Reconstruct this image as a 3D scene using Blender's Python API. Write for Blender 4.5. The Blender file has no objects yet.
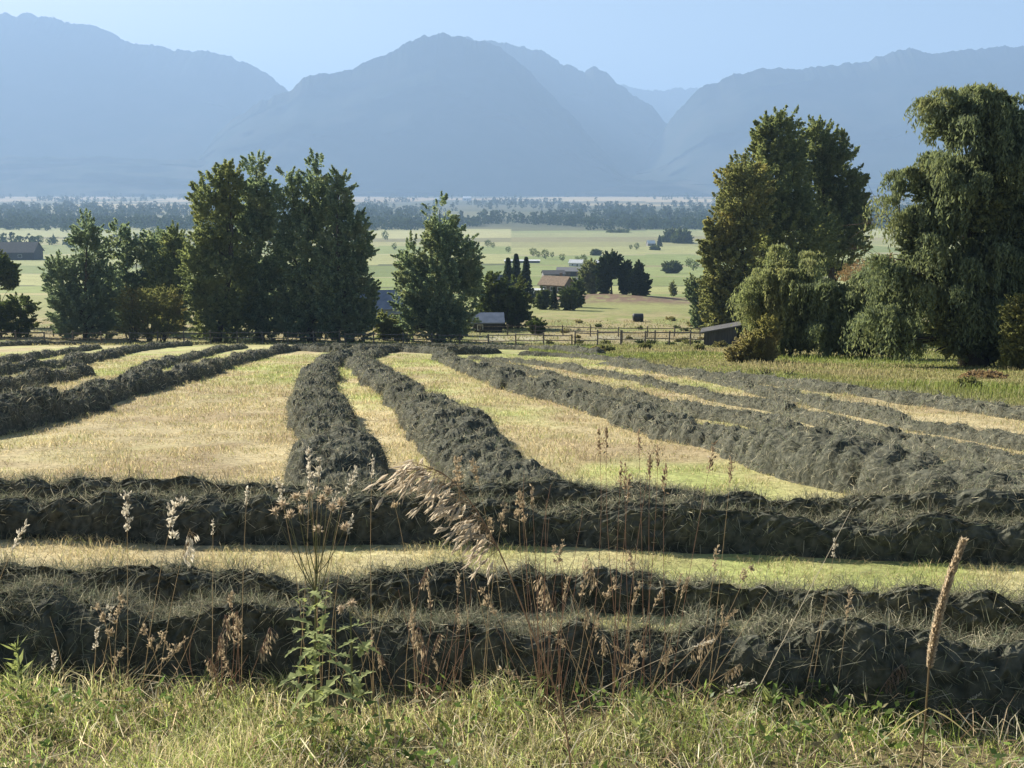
import bpy, math, random
import numpy as np
from mathutils import Vector

rng = np.random.default_rng(7)
random.seed(7)
R = math.radians
S = bpy.context.scene
C = S.collection

# ------------------------------------------------------------------ camera, sky, sun, exposure
F = 1098.0
PITCH = math.atan(201.0 / F)
CAMZ = 1.9
SLOPE = 0.13
cam_d = bpy.data.cameras.new('camera')
cam_d.sensor_width = 36.0
cam_d.lens = 36.0 * F / 1024.0
cam_d.clip_start = 0.05
cam_d.clip_end = 60000.0
cam = bpy.data.objects.new('camera', cam_d)
C.objects.link(cam)
cam.location = (0, 0, CAMZ)
cam.rotation_euler = (math.pi / 2 - PITCH, 0, 0)
S.camera = cam

SUN_AZ = R(-46)          # left of the viewing direction (+Y)
SUN_EL = R(29)
W = bpy.data.worlds.new('World')
S.world = W
W.use_nodes = True
wn = W.node_tree
bg = wn.nodes['Background']
sky = wn.nodes.new('ShaderNodeTexSky')
sky.sky_type = 'NISHITA'
sky.sun_disc = False
sky.sun_elevation = SUN_EL
sky.sun_rotation = SUN_AZ
sky.altitude = 1000
sky.air_density = 1.0
sky.dust_density = 3.5
sky.ozone_density = 0.3
wn.links.new(sky.outputs[0], bg.inputs[0])
bg.inputs[1].default_value = 0.038
sun_d = bpy.data.lights.new('sun', 'SUN')
sun_d.energy = 5.0
sun_d.angle = R(0.5)
sun_d.color = (1.0, 0.93, 0.80)
sun = bpy.data.objects.new('sun', sun_d)
C.objects.link(sun)
to_sun = Vector((math.sin(SUN_AZ) * math.cos(SUN_EL), math.cos(SUN_AZ) * math.cos(SUN_EL), math.sin(SUN_EL)))
sun.rotation_euler = to_sun.to_track_quat('Z', 'Y').to_euler()
sun.location = (-40, 60, 60)
S.view_settings.view_transform = 'Standard'
S.view_settings.look = 'None'
S.view_settings.exposure = 1.6
S.view_settings.gamma = 1.0
S.view_settings.use_curve_mapping = False
cy = S.cycles
cy.max_bounces = 5
cy.diffuse_bounces = 1
cy.transmission_bounces = 3
cy.volume_bounces = 1
cy.glossy_bounces = 2
cy.use_denoising = True
cy.sample_clamp_indirect = 4.0

HAZE_DENSITY = 1.5e-4
HAZE_COLOR = (0.35, 0.52, 0.80)
HAZE_ANISO = 0.12

# ------------------------------------------------------------------ noise
def _hash(ix, iy, iz, seed):
    h = (ix.astype(np.int64) * 374761393 + iy.astype(np.int64) * 668265263 + iz.astype(np.int64) * 2147483647 + seed * 974711) & 0xFFFFFFFF
    h = ((h ^ (h >> 13)) * 1274126177) & 0xFFFFFFFF
    h = h ^ (h >> 16)
    return (h & 0xFFFFFF) / float(0xFFFFFF)

def vnoise(x, y, z=None, seed=0):
    x = np.asarray(x, float); y = np.asarray(y, float)
    z = np.zeros_like(x + y) if z is None else np.asarray(z, float)
    x, y, z = np.broadcast_arrays(x, y, z)
    ix, iy, iz = np.floor(x), np.floor(y), np.floor(z)
    fx, fy, fz = x - ix, y - iy, z - iz
    fx, fy, fz = [f * f * (3 - 2 * f) for f in (fx, fy, fz)]
    r = 0
    for a in (0, 1):
        for b in (0, 1):
            for c in (0, 1):
                w = (fx if a else 1 - fx) * (fy if b else 1 - fy) * (fz if c else 1 - fz)
                r = r + w * _hash(ix + a, iy + b, iz + c, seed)
    return r * 2 - 1

def fbm(x, y, z=None, seed=0, octv=4, gain=0.5):
    r, a, f = 0, 1.0, 1.0
    for o in range(octv):
        r = r + a * vnoise(np.asarray(x) * f, np.asarray(y) * f, None if z is None else np.asarray(z) * f, seed + o * 17)
        a *= gain; f *= 2.03
    return r

def worley(x, y, seed=0):
    ix, iy = np.floor(x), np.floor(y)
    d = np.full(np.shape(x), 9.0)
    for a in (-1, 0, 1):
        for b in (-1, 0, 1):
            z0 = np.zeros_like(ix)
            px = ix + a + 0.15 + 0.7 * _hash(ix + a, iy + b, z0, seed); py = iy + b + 0.15 + 0.7 * _hash(ix + a, iy + b, z0 + 7, seed)
            d = np.minimum(d, (x - px) ** 2 + (y - py) ** 2)
    return np.sqrt(d)

# ------------------------------------------------------------------ terrain profile
def tan_of_row(py):
    return math.tan(PITCH + math.atan((py - 384.0) / F))
_tab = [(145, 332), (180, 318), (240, 304), (320, 294), (420, 285), (620, 269), (900, 253), (1400, 237), (2000, 224.5)]
_ys = [-50, 0, 60, 125] + [t[0] for t in _tab]
_zs = [6.5, 0, -60 * SLOPE, -125 * SLOPE] + [CAMZ - t[0] * tan_of_row(t[1]) for t in _tab]
ZV = _zs[-1]
_ys += [2600, 4000, 30000]; _zs += [ZV - 2, ZV - 4, ZV - 4]
_ys = np.array(_ys, float); _zs = np.array(_zs, float)
_dense_y = np.concatenate([np.linspace(-50, 100, 151)[:-1], np.geomspace(100, 30000, 900)])
_dz = np.interp(_dense_y, _ys, _zs)
_sm = _dz.copy()
for _ in range(60):
    _sm[151:-1] = 0.25 * _sm[150:-2] + 0.5 * _sm[151:-1] + 0.25 * _sm[152:]
def gz0(Y):
    return np.interp(Y, _dense_y, _sm)
def ground_z(x, Y):
    x = np.asarray(x, float); Y = np.asarray(Y, float)
    z = gz0(Y)
    near = np.clip(Y / 40, 0, 1)
    z = z + 0.03 * vnoise(x * 0.5, Y * 0.5, seed=3) * np.clip(60 / (Y + 20), 0, 1)
    z = z + near * 0.12 * vnoise(x * 0.06, Y * 0.06, seed=5)
    f = np.clip((Y - 140) / 150, 0, 1)
    z = z + f * 0.8 * vnoise(x * 0.012, Y * 0.012, seed=6) * np.clip(1500 / (Y + 1), 0, 1)
    # brown bank under the pines
    b = np.exp(-((Y - 262) / 20) ** 2) * np.exp(-((x - 22) / 22) ** 2)
    return z + 2.0 * b
def ray(px, py):
    d = np.array([(px - 512) / F, math.cos(PITCH) + math.sin(PITCH) * (384 - py) / F, -math.sin(PITCH) + math.cos(PITCH) * (384 - py) / F])
    return d
def at(px, py, ymax=None):
    """the point of the terrain seen at a pixel"""
    d = ray(px, py)
    Ys = np.geomspace(1.0, 20000, 6000)
    t = Ys / d[1]
    zr = CAMZ + t * d[2]
    below = np.nonzero(zr < gz0(Ys))[0]
    Y = Ys[below[0]] if len(below) else 20000.0
    if ymax: Y = min(Y, ymax)
    t = Y / d[1]
    x = d[0] * t
    return np.array([x, Y, float(ground_z(x, Y))])
def pt(px, py, Y):
    d = ray(px, py); t = Y / d[1]
    return np.array([d[0] * t, Y, CAMZ + d[2] * t])
def mpp(Y):
    return Y / F * 1.0

# ------------------------------------------------------------------ mesh building
class Geo:
    def __init__(self):
        self.V = []; self.F = []; self.col = []; self.mi = []; self.n = 0
    def add(self, V, Fs, col=None, mat=0):
        V = np.asarray(V, float).reshape(-1, 3)
        if len(V) == 0: return
        if not isinstance(Fs, (list, tuple)): Fs = [Fs]
        for f in Fs:
            f = np.asarray(f, int)
            if f.size == 0: continue
            self.F.append(f + self.n); self.mi.append(np.full(len(f), mat))
        self.V.append(V)
        if col is None: col = np.ones((len(V), 3))
        col = np.asarray(col, float)
        if col.ndim == 1: col = np.tile(col, (len(V), 1))
        self.col.append(col)
        self.n += len(V)
    def box(self, c, s, rz=0.0, col=None, mat=0, bev=0.0):
        x, y, z = np.array(s) / 2.0
        P = np.array([[-x, -y, -z], [x, -y, -z], [x, y, -z], [-x, y, -z], [-x, -y, z], [x, -y, z], [x, y, z], [-x, y, z]])
        ca, sa = math.cos(rz), math.sin(rz)
        P = np.c_[P[:, 0] * ca - P[:, 1] * sa, P[:, 0] * sa + P[:, 1] * ca, P[:, 2]] + np.array(c)
        self.add(P, np.array([[0, 3, 2, 1], [4, 5, 6, 7], [0, 1, 5, 4], [1, 2, 6, 5], [2, 3, 7, 6], [3, 0, 4, 7]]), col, mat)
    def tube(self, pts, rad, n=6, col=None, mat=0):
        pts = np.asarray(pts, float); rad = np.broadcast_to(np.asarray(rad, float), (len(pts),))
        t = np.gradient(pts, axis=0); t /= np.linalg.norm(t, axis=1)[:, None] + 1e-9
        up = np.array([0.31, 0.17, 0.93]) if abs(t[0, 2]) < 0.8 else np.array([0.9, 0.4, 0.1])
        a = np.cross(t, up); a /= np.linalg.norm(a, axis=1)[:, None] + 1e-9
        b = np.cross(t, a)
        ang = np.arange(n) * 2 * math.pi / n
        P = pts[:, None] + rad[:, None, None] * (a[:, None] * np.cos(ang)[None, :, None] + b[:, None] * np.sin(ang)[None, :, None])
        k = len(pts); f = []
        for i in range(k - 1):
            for j in range(n):
                f.append((i * n + j, i * n + (j + 1) % n, (i + 1) * n + (j + 1) % n, (i + 1) * n + j))
        P = P.reshape(-1, 3)
        P = np.vstack([P, pts[:1], pts[-1:]])
        tri = [(k * n, (j + 1) % n, j) for j in range(n)] + [(k * n + 1, (k - 1) * n + j, (k - 1) * n + (j + 1) % n) for j in range(n)]
        self.add(P, [np.array(f), np.array(tri)], col, mat)
    def build(self, name, mats, parent=None, smooth=False, origin=None):
        V = np.vstack(self.V)
        if origin is not None: V = V - np.array(origin)
        me = bpy.data.meshes.new(name)
        nl = sum(f.size for f in self.F); npoly = sum(len(f) for f in self.F)
        me.vertices.add(len(V)); me.vertices.foreach_set('co', V.astype(np.float32).ravel())
        me.loops.add(nl); me.polygons.add(npoly)
        me.loops.foreach_set('vertex_index', np.concatenate([f.ravel() for f in self.F]).astype(np.int32))
        tot = np.concatenate([np.full(len(f), f.shape[1]) for f in self.F])
        me.polygons.foreach_set('loop_start', np.concatenate([[0], np.cumsum(tot)[:-1]]).astype(np.int32))
        me.polygons.foreach_set('material_index', np.concatenate(self.mi).astype(np.int32))
        me.polygons.foreach_set('use_smooth', np.full(npoly, smooth))
        ca = me.color_attributes.new('Col', 'FLOAT_COLOR', 'POINT')
        cc = np.c_[np.vstack(self.col), np.ones(len(V))]
        ca.data.foreach_set('color', cc.astype(np.float32).ravel())
        me.update(calc_edges=True)
        for m in (mats if isinstance(mats, (list, tuple)) else [mats]): me.materials.append(m)
        o = bpy.data.objects.new(name, me); C.objects.link(o)
        if origin is not None: o.location = origin
        if parent is not None: o.parent = parent
        return o

def tag(o, label=None, cat=None, group=None, kind=None):
    if label: o['label'] = label
    if cat: o['category'] = cat
    if group: o['group'] = group
    if kind: o['kind'] = kind
    return o
def thing(name, loc, label, cat, group=None, rz=0.0):
    o = bpy.data.objects.new(name, None); C.objects.link(o)
    o.empty_display_size = 0.3
    o.location = tuple(float(v) for v in loc); o.rotation_euler = (0, 0, rz)
    return tag(o, label, cat, group)

def unit(v):
    return v / (np.linalg.norm(v, axis=-1, keepdims=True) + 1e-9)
def rand_unit(n):
    return unit(rng.normal(size=(n, 3)))

def add_leaves(g, P, L, Wd, axis=None, col=None, mat=0):
    """one small diamond per leaf"""
    n = len(P)
    a = rand_unit(n) if axis is None else unit(axis)
    b = unit(np.cross(a, rand_unit(n)))
    L = np.broadcast_to(L, (n,))[:, None] * 0.5; Wd = np.broadcast_to(Wd, (n,))[:, None] * 0.5
    V = np.stack([P - a * L, P + b * Wd, P + a * L, P - b * Wd], 1).reshape(-1, 3)
    Fq = np.arange(n * 4).reshape(-1, 4)
    if col is not None: col = np.repeat(col, 4, axis=0)
    g.add(V, Fq, col, mat)

def add_blades(g, P, H, Wd, lean, droop, col=None, mat=0, updir=None):
    """grass blade: base pair, middle pair, tip. lean (n,3) horizontal offset at the tip"""
    n = len(P)
    H = np.broadcast_to(H, (n,))[:, None]; Wd = np.broadcast_to(Wd, (n,))[:, None]
    droop = np.broadcast_to(droop, (n,))[:, None]
    up = np.array([[0, 0, 1.0]])
    ph = rng.uniform(0, 2 * math.pi, n)
    side = np.c_[np.cos(ph), np.sin(ph), np.zeros(n)]
    M = P + up * H * 0.6 + lean * 0.38
    T = P + up * H * (1 - droop) + lean
    V = np.stack([P - side * Wd * .5, P + side * Wd * .5, M + side * Wd * .42, M - side * Wd * .42, T], 1).reshape(-1, 3)
    base = (np.arange(n) * 5)[:, None]
    q = base + np.array([[0, 1, 2, 3]]); t = base + np.array([[3, 2, 4]])
    if col is not None: col = np.repeat(col, 5, axis=0)
    g.add(V, [q, t], col, mat)

# ------------------------------------------------------------------ materials
def new_mat(name):
    m = bpy.data.materials.new(name); m.use_nodes = True
    nt = m.node_tree; nt.nodes.clear()
    out = nt.nodes.new('ShaderNodeOutputMaterial')
    return m, nt, out
def N(nt, t, **kw):
    n = nt.nodes.new(t)
    for k, v in kw.items():
        if k == 'op': n.operation = v
        elif k.startswith('i_'): n.inputs[int(k[2:])].default_value = v
        else: setattr(n, k, v)
    return n
def mixc(nt, fac, a, b, mode='MIX'):
    n = nt.nodes.new('ShaderNodeMix'); n.data_type = 'RGBA'; n.blend_type = mode
    for k, v in ((0, fac), (6, a), (7, b)):
        if hasattr(v, 'is_linked') or hasattr(v, 'links'): nt.links.new(v, n.inputs[k])
        elif isinstance(v, (int, float)): n.inputs[k].default_value = v
        else: n.inputs[k].default_value = tuple(v) + (1,) if len(v) == 3 else v
    return n.outputs[2]
def maprange(nt, v, a, b, c, d):
    n = N(nt, 'ShaderNodeMapRange'); nt.links.new(v, n.inputs[0])
    for i, q in enumerate((a, b, c, d)): n.inputs[i + 1].default_value = q
    return n.outputs[0]
def noise_tex(nt, scale, detail=3, vec=None, rough=0.55):
    n = N(nt, 'ShaderNodeTexNoise'); n.inputs['Scale'].default_value = scale
    n.inputs['Detail'].default_value = detail; n.inputs['Roughness'].default_value = rough
    if vec is None:
        tc = N(nt, 'ShaderNodeNewGeometry'); vec = tc.outputs['Position']
    nt.links.new(vec, n.inputs['Vector'])
    return n.outputs[0]

def leaf_mat(name, c1, c2, patch=None, trans=0.45, pscale=0.35, tcol=(1.0, 1.0, 0.68)):
    m, nt, out = new_mat(name)
    geo = N(nt, 'ShaderNodeNewGeometry')
    col = mixc(nt, geo.outputs['Random Per Island'], c1, c2)
    if patch is not None:
        nz = noise_tex(nt, pscale, 3)
        col = mixc(nt, maprange(nt, nz, 0.5, 0.68, 0, 1), col, patch)
    d = N(nt, 'ShaderNodeBsdfDiffuse'); t = N(nt, 'ShaderNodeBsdfTranslucent')
    nt.links.new(col, d.inputs[0])
    tc = mixc(nt, 1.0, col, tcol, 'MULTIPLY')
    nt.links.new(tc, t.inputs[0])
    mx = N(nt, 'ShaderNodeMixShader'); mx.inputs[0].default_value = trans
    nt.links.new(d.outputs[0], mx.inputs[1]); nt.links.new(t.outputs[0], mx.inputs[2])
    nt.links.new(mx.outputs[0], out.inputs[0])
    return m
def blade_mat(name, trans=0.4, lo=0.6, hi=1.35, gloss=0.0):
    m, nt, out = new_mat(name)
    geo = N(nt, 'ShaderNodeNewGeometry')
    at_ = N(nt, 'ShaderNodeAttribute'); at_.attribute_name = 'Col'
    mul = maprange(nt, geo.outputs['Random Per Island'], 0, 1, lo, hi)
    vm = N(nt, 'ShaderNodeVectorMath', op='SCALE'); nt.links.new(at_.outputs['Color'], vm.inputs[0]); nt.links.new(mul, vm.inputs['Scale'])
    d = N(nt, 'ShaderNodeBsdfDiffuse'); t = N(nt, 'ShaderNodeBsdfTranslucent')
    nt.links.new(vm.outputs[0], d.inputs[0]); nt.links.new(vm.outputs[0], t.inputs[0])
    mx = N(nt, 'ShaderNodeMixShader'); mx.inputs[0].default_value = trans
    nt.links.new(d.outputs[0], mx.inputs[1]); nt.links.new(t.outputs[0], mx.inputs[2])
    sh = mx.outputs[0]
    if gloss:
        gl = N(nt, 'ShaderNodeBsdfGlossy'); gl.inputs['Roughness'].default_value = 0.45
        m2 = N(nt, 'ShaderNodeMixShader'); m2.inputs[0].default_value = gloss
        nt.links.new(sh, m2.inputs[1]); nt.links.new(gl.outputs[0], m2.inputs[2]); sh = m2.outputs[0]
    nt.links.new(sh, out.inputs[0])
    return m
def plain_mat(name, c1, c2, scale=3.0, rough=0.85, bump=0.0, metallic=0.0, spec=0.3, stretch=None):
    m, nt, out = new_mat(name)
    p = N(nt, 'ShaderNodeBsdfPrincipled')
    p.inputs['Roughness'].default_value = rough; p.inputs['Metallic'].default_value = metallic
    p.inputs['Specular IOR Level'].default_value = spec
    vec = None
    if stretch:
        tc = N(nt, 'ShaderNodeTexCoord'); mp = N(nt, 'ShaderNodeMapping'); mp.inputs['Scale'].default_value = stretch
        nt.links.new(tc.outputs['Object'], mp.inputs[0]); vec = mp.outputs[0]
    nz = noise_tex(nt, scale, 4, vec)
    col = mixc(nt, maprange(nt, nz, 0.35, 0.65, 0, 1), c1, c2)
    nt.links.new(col, p.inputs['Base Color'])
    if bump:
        b = N(nt, 'ShaderNodeBump'); b.inputs['Strength'].default_value = bump; b.inputs['Distance'].default_value = 0.02
        nt.links.new(nz, b.inputs['Height']); nt.links.new(b.outputs[0], p.inputs['Normal'])
    nt.links.new(p.outputs[0], out.inputs[0])
    return m
def attr_ground_mat(name):
    m, nt, out = new_mat(name)
    at_ = N(nt, 'ShaderNodeAttribute'); at_.attribute_name = 'Col'
    n1 = noise_tex(nt, 0.9, 4); n2 = noise_tex(nt, 9.0, 5, rough=0.7); n3 = noise_tex(nt, 0.07, 3)
    a = maprange(nt, n1, 0.3, 0.7, 0.80, 1.2)
    b = maprange(nt, n2, 0.3, 0.7, 0.62, 1.38)
    c = maprange(nt, n3, 0.3, 0.7, 0.88, 1.12)
    ab = N(nt, 'ShaderNodeMath', op='MULTIPLY'); nt.links.new(a, ab.inputs[0]); nt.links.new(b, ab.inputs[1])
    abc = N(nt, 'ShaderNodeMath', op='MULTIPLY'); nt.links.new(ab.outputs[0], abc.inputs[0]); nt.links.new(c, abc.inputs[1])
    vm = N(nt, 'ShaderNodeVectorMath', op='SCALE'); nt.links.new(at_.outputs['Color'], vm.inputs[0]); nt.links.new(abc.outputs[0], vm.inputs['Scale'])
    p = N(nt, 'ShaderNodeBsdfPrincipled'); p.inputs['Roughness'].default_value = 0.95; p.inputs['Specular IOR Level'].default_value = 0.1
    nt.links.new(vm.outputs[0], p.inputs['Base Color'])
    bp = N(nt, 'ShaderNodeBump'); bp.inputs['Strength'].default_value = 0.6; bp.inputs['Distance'].default_value = 0.038
    nt.links.new(n2, bp.inputs['Height']); nt.links.new(bp.outputs[0], p.inputs['Normal'])
    nt.links.new(p.outputs[0], out.inputs[0])
    return m

M = {}
M['ground'] = attr_ground_mat('meadow ground')
M['grass'] = blade_mat('grass blades', 0.5, 0.55, 1.4, 0.02)
M['hay_strand'] = blade_mat('hay strands', 0.25, 0.5, 1.4)
M['hay'] = plain_mat('raked hay', (0.048, 0.052, 0.041), (0.135, 0.134, 0.10), 14.0, 0.95, 0.9, spec=0.1)  # dark body colour stands in for the self-shadow between the strands
M['straw'] = blade_mat('dry straw', 0.48, 0.75, 1.1, 0.05)
M['bark'] = plain_mat('grey brown bark', (0.045, 0.038, 0.03), (0.10, 0.085, 0.07), 4.0, 0.9, 0.5)
M['twig'] = plain_mat('bare twigs', (0.12, 0.085, 0.065), (0.2, 0.15, 0.12), 3.0, 0.9)
M['wood'] = plain_mat('weathered fence wood', (0.10, 0.085, 0.07), (0.22, 0.19, 0.16), 6.0, 0.85, 0.3)
M['poplar'] = leaf_mat('cottonwood leaves', (0.162, 0.207, 0.106), (0.325, 0.364, 0.190), (0.325, 0.347, 0.157), 0.52)
M['poplar_dark'] = leaf_mat('dark cottonwood leaves', (0.156, 0.222, 0.155), (0.365, 0.440, 0.291), (0.391, 0.428, 0.278), 0.52)
M['poplar_grey'] = leaf_mat('silvery leaves', (0.181, 0.241, 0.176), (0.316, 0.389, 0.292), (0.257, 0.326, 0.213), 0.52)
M['poplar_gold'] = leaf_mat('turning cottonwood leaves', (0.190, 0.213, 0.106), (0.336, 0.342, 0.174), (0.403, 0.358, 0.146), 0.52)
M['willow'] = leaf_mat('willow leaves', (0.198, 0.228, 0.129), (0.351, 0.386, 0.216), (0.366, 0.362, 0.197), 0.52)
M['willow_dark'] = leaf_mat('shaded willow leaves', (0.146, 0.181, 0.118), (0.281, 0.323, 0.197), (0.305, 0.323, 0.177), 0.50)
M['bush'] = leaf_mat('bush leaves', (0.085, 0.118, 0.051), (0.152, 0.195, 0.075), (0.152, 0.169, 0.075), 0.45)
M['olive'] = leaf_mat('olive shrub leaves', (0.201, 0.218, 0.100), (0.310, 0.310, 0.145), (0.290, 0.254, 0.129), 0.50)
M['brush'] = leaf_mat('dry brush', (0.36, 0.31, 0.17), (0.50, 0.44, 0.26), (0.36, 0.34, 0.15), 0.5)
M['redbrush'] = leaf_mat('rusty dead brush', (0.34, 0.235, 0.14), (0.5, 0.37, 0.23), None, 0.35)
M['pine'] = leaf_mat('pine needles', (0.036, 0.058, 0.031), (0.066, 0.096, 0.048), None, 0.25)
M['mountain'] = plain_mat('forested mountain', (0.03, 0.045, 0.035), (0.06, 0.062, 0.05), 0.004, 1.0, spec=0.0)
M['foothill'] = plain_mat('wooded foothill', (0.03, 0.042, 0.03), (0.10, 0.09, 0.065), 0.004, 1.0, spec=0.0)
M['thistle'] = leaf_mat('thistle leaves', (0.28, 0.33, 0.14), (0.45, 0.49, 0.25), None, 0.42)
M['fluff'] = leaf_mat('thistle down', (0.6, 0.5, 0.38), (0.85, 0.75, 0.6), None, 0.48, tcol=(1, 0.95, 0.85))
M['roof_metal'] = plain_mat('galvanised roof', (0.17, 0.20, 0.25), (0.25, 0.28, 0.34), 1.2, 0.5, 0.0, 0.3)
M['roof_dark'] = plain_mat('dark roof', (0.06, 0.06, 0.065), (0.11, 0.105, 0.10), 2.0, 0.8)
M['roof_brown'] = plain_mat('brown shingle roof', (0.22, 0.155, 0.10), (0.32, 0.23, 0.15), 2.0, 0.85)
M['roof_white'] = plain_mat('pale metal roof', (0.65, 0.65, 0.64), (0.8, 0.8, 0.79), 1.0, 0.45)
M['wall_blue'] = plain_mat('pale blue siding', (0.30, 0.40, 0.56), (0.36, 0.46, 0.62), 1.0, 0.8)
M['wall_grey'] = plain_mat('grey boards', (0.16, 0.16, 0.165), (0.25, 0.245, 0.24), 1.5, 0.85, 0.0, stretch=(6, 6, 0.6))
M['wall_dark'] = plain_mat('dark boards', (0.045, 0.045, 0.05), (0.085, 0.08, 0.08), 1.5, 0.85, 0.0, stretch=(6, 6, 0.6))
M['wall_brown'] = plain_mat('brown siding', (0.12, 0.085, 0.06), (0.19, 0.14, 0.10), 1.5, 0.85)
M['wall_white'] = plain_mat('white siding', (0.62, 0.62, 0.60), (0.75, 0.75, 0.73), 1.5, 0.7)
M['trim'] = plain_mat('white trim', (0.68, 0.68, 0.66), (0.78, 0.78, 0.76), 2.0, 0.6)
M['glass'] = plain_mat('window glass', (0.02, 0.025, 0.03), (0.04, 0.045, 0.05), 1.0, 0.1, spec=0.6)
M['wrap'] = plain_mat('dark bale wrap', (0.025, 0.027, 0.03), (0.05, 0.052, 0.055), 3.0, 0.5)

def smooth01(x, a, b):
    t = np.clip((x - a) / (b - a), 0, 1); return t * t * (3 - 2 * t)
def lerp(a, b, t):
    return a + (b - a) * t
def rgb(*c):
    return np.array(c, float)

# ------------------------------------------------------------------ windrow centre lines, read off the ground
def spline(P, step):
    P = np.asarray(P, float)
    P = np.vstack([2 * P[0] - P[1], P, 2 * P[-1] - P[-2]])
    out = []
    for i in range(1, len(P) - 2):
        p0, p1, p2, p3 = P[i - 1:i + 3]
        n = 16
        for k in range(n):
            t = k / n
            out.append(0.5 * ((2 * p1) + (-p0 + p2) * t + (2 * p0 - 5 * p1 + 4 * p2 - p3) * t * t + (-p0 + 3 * p1 - 3 * p2 + p3) * t ** 3))
    out.append(P[-2]); out = np.array(out)
    return out
def unit_(v): return v / np.linalg.norm(v)
ROWS = []   # (label, centre-line pixels, half width, height)
def row(label, pix, hw, h, ymax=118.0, clump=0.5, foot=0.3):
    pts = []
    for px, py in pix:      # the line follows the middle of the visible face: go down to its foot
        y0 = at(px, py, ymax)[1]
        pts.append(at(px, py + foot * h * F / y0, ymax)[:2])
    if pix[-1][0] > 1020: pts.append(pts[-1] + unit_(pts[-1] - pts[-2]) * 5.0)
    if pix[0][0] < -20: pts.insert(0, pts[0] + unit_(pts[0] - pts[1]) * 5.0)
    ROWS.append((label, pts, hw, h, clump))
def row_xy(label, pts, hw, h, clump=0.5):
    a, b = np.array(pts[0], float), np.array(pts[-1], float)
    pts = [tuple(a + (a - np.array(pts[1])) * 1.2)] + list(pts) + [tuple(b + (b - np.array(pts[-2])) * 1.2)]
    ROWS.append((label, [np.array(p, float) for p in pts], hw, h, clump))
def base_line(pix, off):
    r = []
    for px, py in pix:
        p = at(px, py); r.append((p[0] * (p[1] + off) / p[1], p[1] + off))
    return r
row_xy('nearest windrow, tall dark ridge of hay behind the roadside grass',
       base_line([(-260, 668), (0, 678), (256, 690), (512, 697), (768, 703), (1024, 712), (1290, 722)], 0.36), 0.50, 0.41, 0.8)
row_xy('lower dark windrow hard behind the nearest ridge, before the pale mown strip',
       base_line([(-260, 606), (0, 611), (256, 612), (512, 613), (768, 622), (1024, 640), (1290, 655)], 0.15), 0.46, 0.26, 0.9)
row_xy('dark cross windrow just beyond the near pale mown strip',
       base_line([(-260, 536), (0, 540), (256, 545), (512, 552), (768, 560), (1024, 571), (1290, 585)], 0.40), 0.46, 0.27, 0.9)
row_xy('farthest of the cross windrows, where the lengthwise rows begin',
       base_line([(-260, 505), (0, 507), (160, 508), (300, 512), (512, 514), (660, 520), (850, 526), (1024, 536), (1290, 545)], 0.22), 0.50, 0.28, 0.8)
row('lengthwise windrow left of the narrow tan lane, wide at its near end',
    [(324, 500), (326, 470), (322, 440), (316, 408), (320, 380), (334, 362), (362, 352)], 0.76, 0.33, foot=0.05)
row('lengthwise windrow right of the narrow tan lane, curving up to the big trees',
    [(520, 508), (485, 470), (452, 437), (412, 408), (388, 388), (364, 371), (364, 359), (388, 352)], 0.82, 0.35, foot=0.05)
row('long windrow on the right edge of the broad middle strip, reaching the lower right',
    [(440, 358), (464, 371), (505, 385), (562, 401), (640, 424), (705, 445), (780, 468), (860, 487), (940, 505), (1040, 522)], 0.68, 0.33, foot=0.0)
row('low windrow beside and behind the long one at right, flattening nearby',
    [(482, 364), (540, 377), (610, 396), (680, 412), (740, 424), (800, 440), (870, 457), (940, 474), (1040, 502)], 0.36, 0.16, foot=0.1)
row('windrow on the near side of the right yellow strip',
    [(470, 357), (520, 363), (580, 372), (640, 382), (692, 393), (750, 406), (815, 423), (880, 440), (950, 456), (1060, 476)], 0.33, 0.17)
row('windrow along the far side of the thin yellow sliver at right',
    [(600, 364), (650, 371), (720, 384), (780, 398), (850, 413), (915, 427), (980, 440), (1060, 454)], 0.31, 0.15)
row('outermost windrow at right, beside the green margin under the willow',
    [(520, 354), (570, 356), (625, 362), (685, 374), (750, 382), (815, 390), (880, 399), (950, 408), (1024, 418), (1090, 427)], 0.38, 0.19)
row('thick windrow bordering the broad strip on the left',
    [(-60, 438), (15, 424), (60, 412), (100, 400), (150, 388), (200, 375), (240, 360), (285, 351), (330, 348)], 0.62, 0.38)
row('short windrow at the left edge beside the thick one',
    [(-60, 408), (20, 388), (56, 380), (86, 374)], 0.5, 0.30)
row('short windrow merging into the thick left one from above',
    [(135, 374), (160, 366), (188, 358), (220, 351), (246, 347)], 0.52, 0.30)
row('second windrow from the fence on the left side',
    [(-60, 382), (10, 371), (50, 367), (95, 359), (138, 350), (190, 345)], 0.56, 0.34)
row('low windrow just above the second one on the left side',
    [(-60, 371), (-10, 364), (32, 358), (62, 353), (98, 348)], 0.5, 0.28)
row('windrow closest to the left fence',
    [(-60, 352), (-10, 347), (34, 343), (82, 340)], 0.55, 0.32)
row('short cross windrow at the far end of the broad middle strip',
    [(300, 350), (345, 352), (400, 351), (450, 353), (500, 352)], 0.55, 0.34)
row('far cross windrow in front of the middle fence',
    [(330, 346), (400, 347), (470, 348), (540, 350), (600, 354)], 0.5, 0.30)

_rowpts = np.vstack([spline(r[1], 1) for r in ROWS])
_outer = spline(ROWS[10][1], 1)           # right limit of the hay field

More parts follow.
